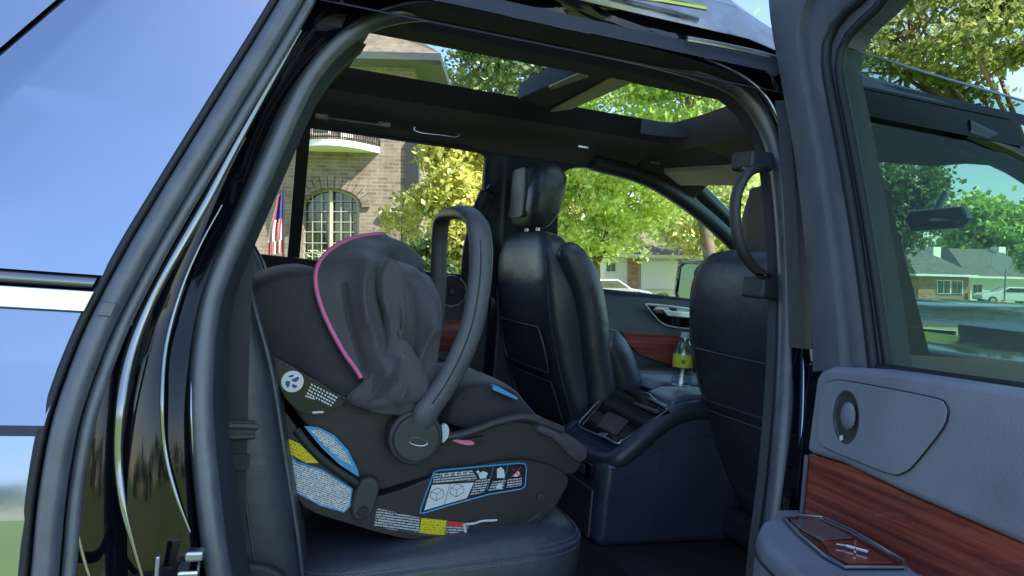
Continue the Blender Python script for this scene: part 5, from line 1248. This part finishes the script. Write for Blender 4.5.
# distant belt of trees closing the horizon
def belt(name, label, u0, u1, d, h, n, m, seed):
    rnd = random.Random(seed); r = root(name, tuple(wxy((u0 + u1)/2, d, GZ)), label, 'tree line', None, 'world'); pts = []
    cl = [(rnd.uniform(u0, u1), d + rnd.uniform(-4, 4), rnd.uniform(.2, 1)) for _ in range(n//60)]
    for u, dd, k in cl:
        hh = h*k*(.8 + .3*math.sin(u*.13))
        for _ in range(60): p = wxy(u + rnd.gauss(0, 1.6), dd + rnd.gauss(0, 1.6), GZ + max(0, hh + rnd.gauss(0, 1.0))); pts.append(p)
    o = leaves('foliage', m, pts, .5, r); r['kind'] = 'stuff'; return r
belt('distant_woods', 'distant line of dark green woods along the horizon', -40, 120, 125, 9, 16000, 'leaf_d', 21)
belt('distant_woods', 'low line of woods across the street behind the photographer', -90, 90, -70, 7, 9000, 'leaf_d', 22)

# --- houses across the street
def simple_house(name, label, px0, px1, y_eave, d, depth, ridge_py, wallm, roofm, wins=(), cat='house', hip=.30, eave=.5, chims=()):
    h = house_root(name, (px0 + px1)/2, d, label, cat); a, b = W(px0, 300, d), W(px1, 300, d); z = W((px0 + px1)/2, y_eave, d).z; zr_ = W((px0 + px1)/2, ridge_py, d + depth*.5).z
    A, Bp = V((a.x, a.y, GZ)), V((b.x, b.y, GZ)); bm = B(); prism(bm, [A, Bp, Bp + fwd*depth, A + fwd*depth], (0, 0, z - GZ)); obj('wall', bm, wallm, h, smooth=False)
    E = [A - right*eave - fwd*eave, Bp + right*eave - fwd*eave, Bp + right*eave + fwd*(depth + eave), A - right*eave + fwd*(depth + eave)]; E = [V((e.x, e.y, z)) for e in E]
    bm = B(); prism(bm, E, (0, 0, .18)); obj('eave', bm, 'white', h, smooth=False)
    w = (Bp - A).length; R0 = A + right*w*hip + fwd*depth*.5; R1 = Bp - right*w*hip + fwd*depth*.5; R0.z = R1.z = zr_
    bm = B(); vs = [bm.verts.new(p) for p in [e + UP*.18 for e in E] + [R0, R1]]
    for f_ in ((0, 1, 5, 4), (1, 2, 5), (2, 3, 4, 5), (3, 0, 4)): bm.faces.new([vs[i] for i in f_])
    obj('roof', bm, roofm, h, smooth=False)
    for (x0, y0, x1, y1, m_) in wins:
        bm = B(); wpoly(bm, [(x0, y0), (x1, y0), (x1, y1), (x0, y1)], d - .06, .1); wf = obj('window', bm, 'white', h, smooth=False)
        bm = B(); mid_ = (x0 + x1)/2; g_ = (x1 - x0)*.07
        for a_, b_ in ((x0 + g_, mid_ - g_*.5), (mid_ + g_*.5, x1 - g_)): wpoly(bm, [(a_, y0 + g_), (b_, y0 + g_), (b_, y1 - g_), (a_, y1 - g_)], d - .09, .02)
        obj('pane', bm, m_, wf, smooth=False)
    for cx, cy in chims:
        bm = B(); c = W(cx, cy, d + depth*.45); box(bm, (c.x - .45, c.y - .45, c.z - 3), (c.x + .45, c.y + .45, c.z)); obj('chimney', bm, 'stucco', h, smooth=False)
    return h


simple_house('ranch_house', 'low orange brick house with grey hip roof and white windows', 918, 968, 276.5, 62, 12, 247, 'brick2', 'roof', wins=((937, 280, 951, 294, 'pane'), (951.5, 280.5, 963, 294, 'pane')), hip=.35, chims=((933, 247),))
simple_house('ranch_house', 'grey roofed wing with white garage right of the orange brick house', 970, 1060, 279, 66, 14, 250, 'stucco', 'roof', wins=((973, 284, 983, 294, 'pane'),), hip=.25, chims=((998, 247),))
G = simple_house('garage_house', 'cream garage house with brown brick posts across the street', 604, 712, 258, 44, 12, 222, 'stucco', 'roof2', wins=((606, 262, 616, 272, 'pane'),), hip=.28)
for x0 in (628, 680):
    bm = B(); wpoly(bm, [(x0, 258), (x0 + 11, 258), (x0 + 11, 290), (x0, 290)], 43.8, .3); obj('brick_post', bm, 'brick2', G, smooth=False)
for x0, x1 in ((641, 678), (693, 710)):
    bm = B(); wpoly(bm, [(x0, 261), (x1, 261), (x1, 289), (x0, 289)], 43.85, .1); gd = obj('garage_door', bm, 'white', G, smooth=False)


def parked(name, label, px, py, d, yawr, m):
    p = W(px, py, d); r = root(name, (p.x, p.y, GZ), label, 'car', None, 'world', -YAW + yawr); R_ = INV[r.name].inverted()
    def loc(l): return [R_ @ V(q) for q in l]
    bm = B(); sec = [(-2.2, .45), (-2.25, .75), (-2.0, .95), (-1.55, 1.0), (-1.0, 1.42), (.2, 1.45), (.95, 1.02), (1.9, .90), (2.2, .72), (2.25, .42), (1.8, .30), (-1.8, .30)]
    prism(bm, loc([(x, -.88, z) for x, z in sec]), R_.to_3x3() @ V((0, 1.76, 0))); b_ = obj('body', bm, m, r, bevel=.09, seg=3)
    for s_ in (-1, 1):
        bm = B(); prism(bm, loc([(x, s_*.885, z) for x, z in ((-1.4, 1.02), (-.95, 1.34), (.15, 1.36), (.75, 1.02))]), R_.to_3x3() @ V((0, s_*.01, 0))); obj('side_window', bm, 'pane', r)
        for x in (-1.4, 1.4): bm = B(); cyl(bm, *loc([(x, s_*.72, .33), (x, s_*.93, .33)]), .33, 24); wh = obj('wheel', bm, 'rubber_dark', r, bevel=.03); bm = B(); cyl(bm, *loc([(x, s_*.92, .33), (x, s_*.945, .33)]), .2, 18); obj('rim', bm, 'satin', wh)
    return r


parked('parked_car', 'silver car parked in front of the cream garage house', 606, 285, 36, .35, 'carsilver')
parked('parked_car', 'white car parked in front of the grey roofed houses', 1006, 302, 60, 3.0, 'carwhite')


def hedge(name, label, px0, px1, py, d, h, seed):
    rnd = random.Random(seed); a, b = W(px0, py, d), W(px1, py, d); r = root(name, (a.x/2 + b.x/2, a.y/2 + b.y/2, GZ), label, 'hedge', None, 'world'); pts = []
    for _ in range(3500):
        t = rnd.random(); q = rnd.uniform(0, math.pi); p = a.lerp(b, t) + fwd*math.cos(q)*.6; pts.append(V((p.x, p.y, GZ + h*(.15 + .85*math.sin(q))*(.85 + .2*math.sin(t*17)) + rnd.gauss(0, .04))))
    leaves('foliage', 'hedge', pts, .09, r); return r


hedge('hedge', 'long clipped dark hedge in front of the garage', 632, 700, 285, 34, .75, 1)
hedge('bush', 'rounded low bush left of the long hedge', 608, 634, 288, 28, .62, 2)
hedge('bush', 'dark bush under the arched window of the brick house', 296, 372, 262, 18, 1.3, 3)
sp_ = W(1004, 306, 44); sg = root('street_sign', (sp_.x, sp_.y, GZ), 'tall grey sign post standing in front of the grey roofed house', 'sign', None, 'world', -YAW)
bm = B(); tp_ = W(1007, 249, 44); tube(bm, [V((sp_.x, sp_.y, GZ)), V((tp_.x, tp_.y, tp_.z))], .05, 8); obj('post', bm, 'signgrey', sg)
c_ = W(1000, 262, 43.9); bm = B(); prism(bm, [c_ + right*.55*math.cos(t) + UP*.6*math.sin(t) for t in [math.pi/8 + k*math.pi/4 for k in range(8)]], fwd*.03); obj('sign_plate', bm, 'signgrey', sg)
hp_ = W(1003, 306, 40); hy = root('fire_hydrant', (hp_.x, hp_.y, GZ), 'small red hydrant at the foot of the grey sign post', 'fire hydrant', None, 'world')
bm = B(); lathe(bm, V((hp_.x, hp_.y, GZ)), [(.14, 0), (.14, .06), (.10, .08), (.10, .55), (.13, .57), (.12, .66), (.05, .75)], 14); obj('body', bm, 'red', hy); bm = B(); cyl(bm, (hp_.x - .18, hp_.y, GZ + .42), (hp_.x + .18, hp_.y, GZ + .42), .05, 10); obj('nozzle', bm, 'red', hy)

# ================================================================ light, sky, camera
w = bpy.data.worlds.new('World'); sc.world = w; w.use_nodes = True; N = w.node_tree.nodes; L = w.node_tree.links
sun_dir = V((.60, -.80, 0)).normalized(); EL = rad(50); sd = V((sun_dir.x*math.cos(EL), sun_dir.y*math.cos(EL), math.sin(EL)))
sky = N.new('ShaderNodeTexSky'); sky.sky_type = 'NISHITA'; sky.sun_disc = False; sky.sun_elevation = EL; sky.sun_rotation = math.atan2(sd.x, sd.y); sky.air_density = 1.0; sky.dust_density = .6; sky.ozone_density = 1.4
L.new(sky.outputs[0], N['Background'].inputs[0]); N['Background'].inputs[1].default_value = .13
sl_ = bpy.data.lights.new('sun', 'SUN'); sl_.energy = 5; sl_.angle = rad(.5); sl_.color = (1, .94, .84); so_ = bpy.data.objects.new('sun', sl_); COL.objects.link(so_); so_.rotation_euler = (-sd).to_track_quat('-Z', 'Y').to_euler(); so_.location = (0, 0, 20)

cd = bpy.data.cameras.new('camera'); cd.lens = 36*F/1024; cd.sensor_width = 36; cd.clip_end = 2000; cd.clip_start = .02
cam = bpy.data.objects.new('camera', cd); COL.objects.link(cam)
f0_ = ray(512, 288).normalized(); r0_ = (ray(612, 288) - ray(512, 288)).normalized(); u0_ = r0_.cross(f0_)
m4 = Matrix.Identity(4)
for i_ in range(3): m4[i_][0], m4[i_][1], m4[i_][2] = r0_[i_], u0_[i_], -f0_[i_]
cam.matrix_world = TILT @ Matrix.Translation(C) @ m4
sc.camera = cam
sc.view_settings.view_transform = 'Standard'; sc.view_settings.look = 'None'; sc.view_settings.exposure = 0
sc.cycles.max_bounces = 10; sc.cycles.transparent_max_bounces = 24; sc.cycles.use_denoising = True
sc.cycles.film_exposure = 2.5
sc.cycles.caustics_reflective = False; sc.cycles.caustics_refractive = False
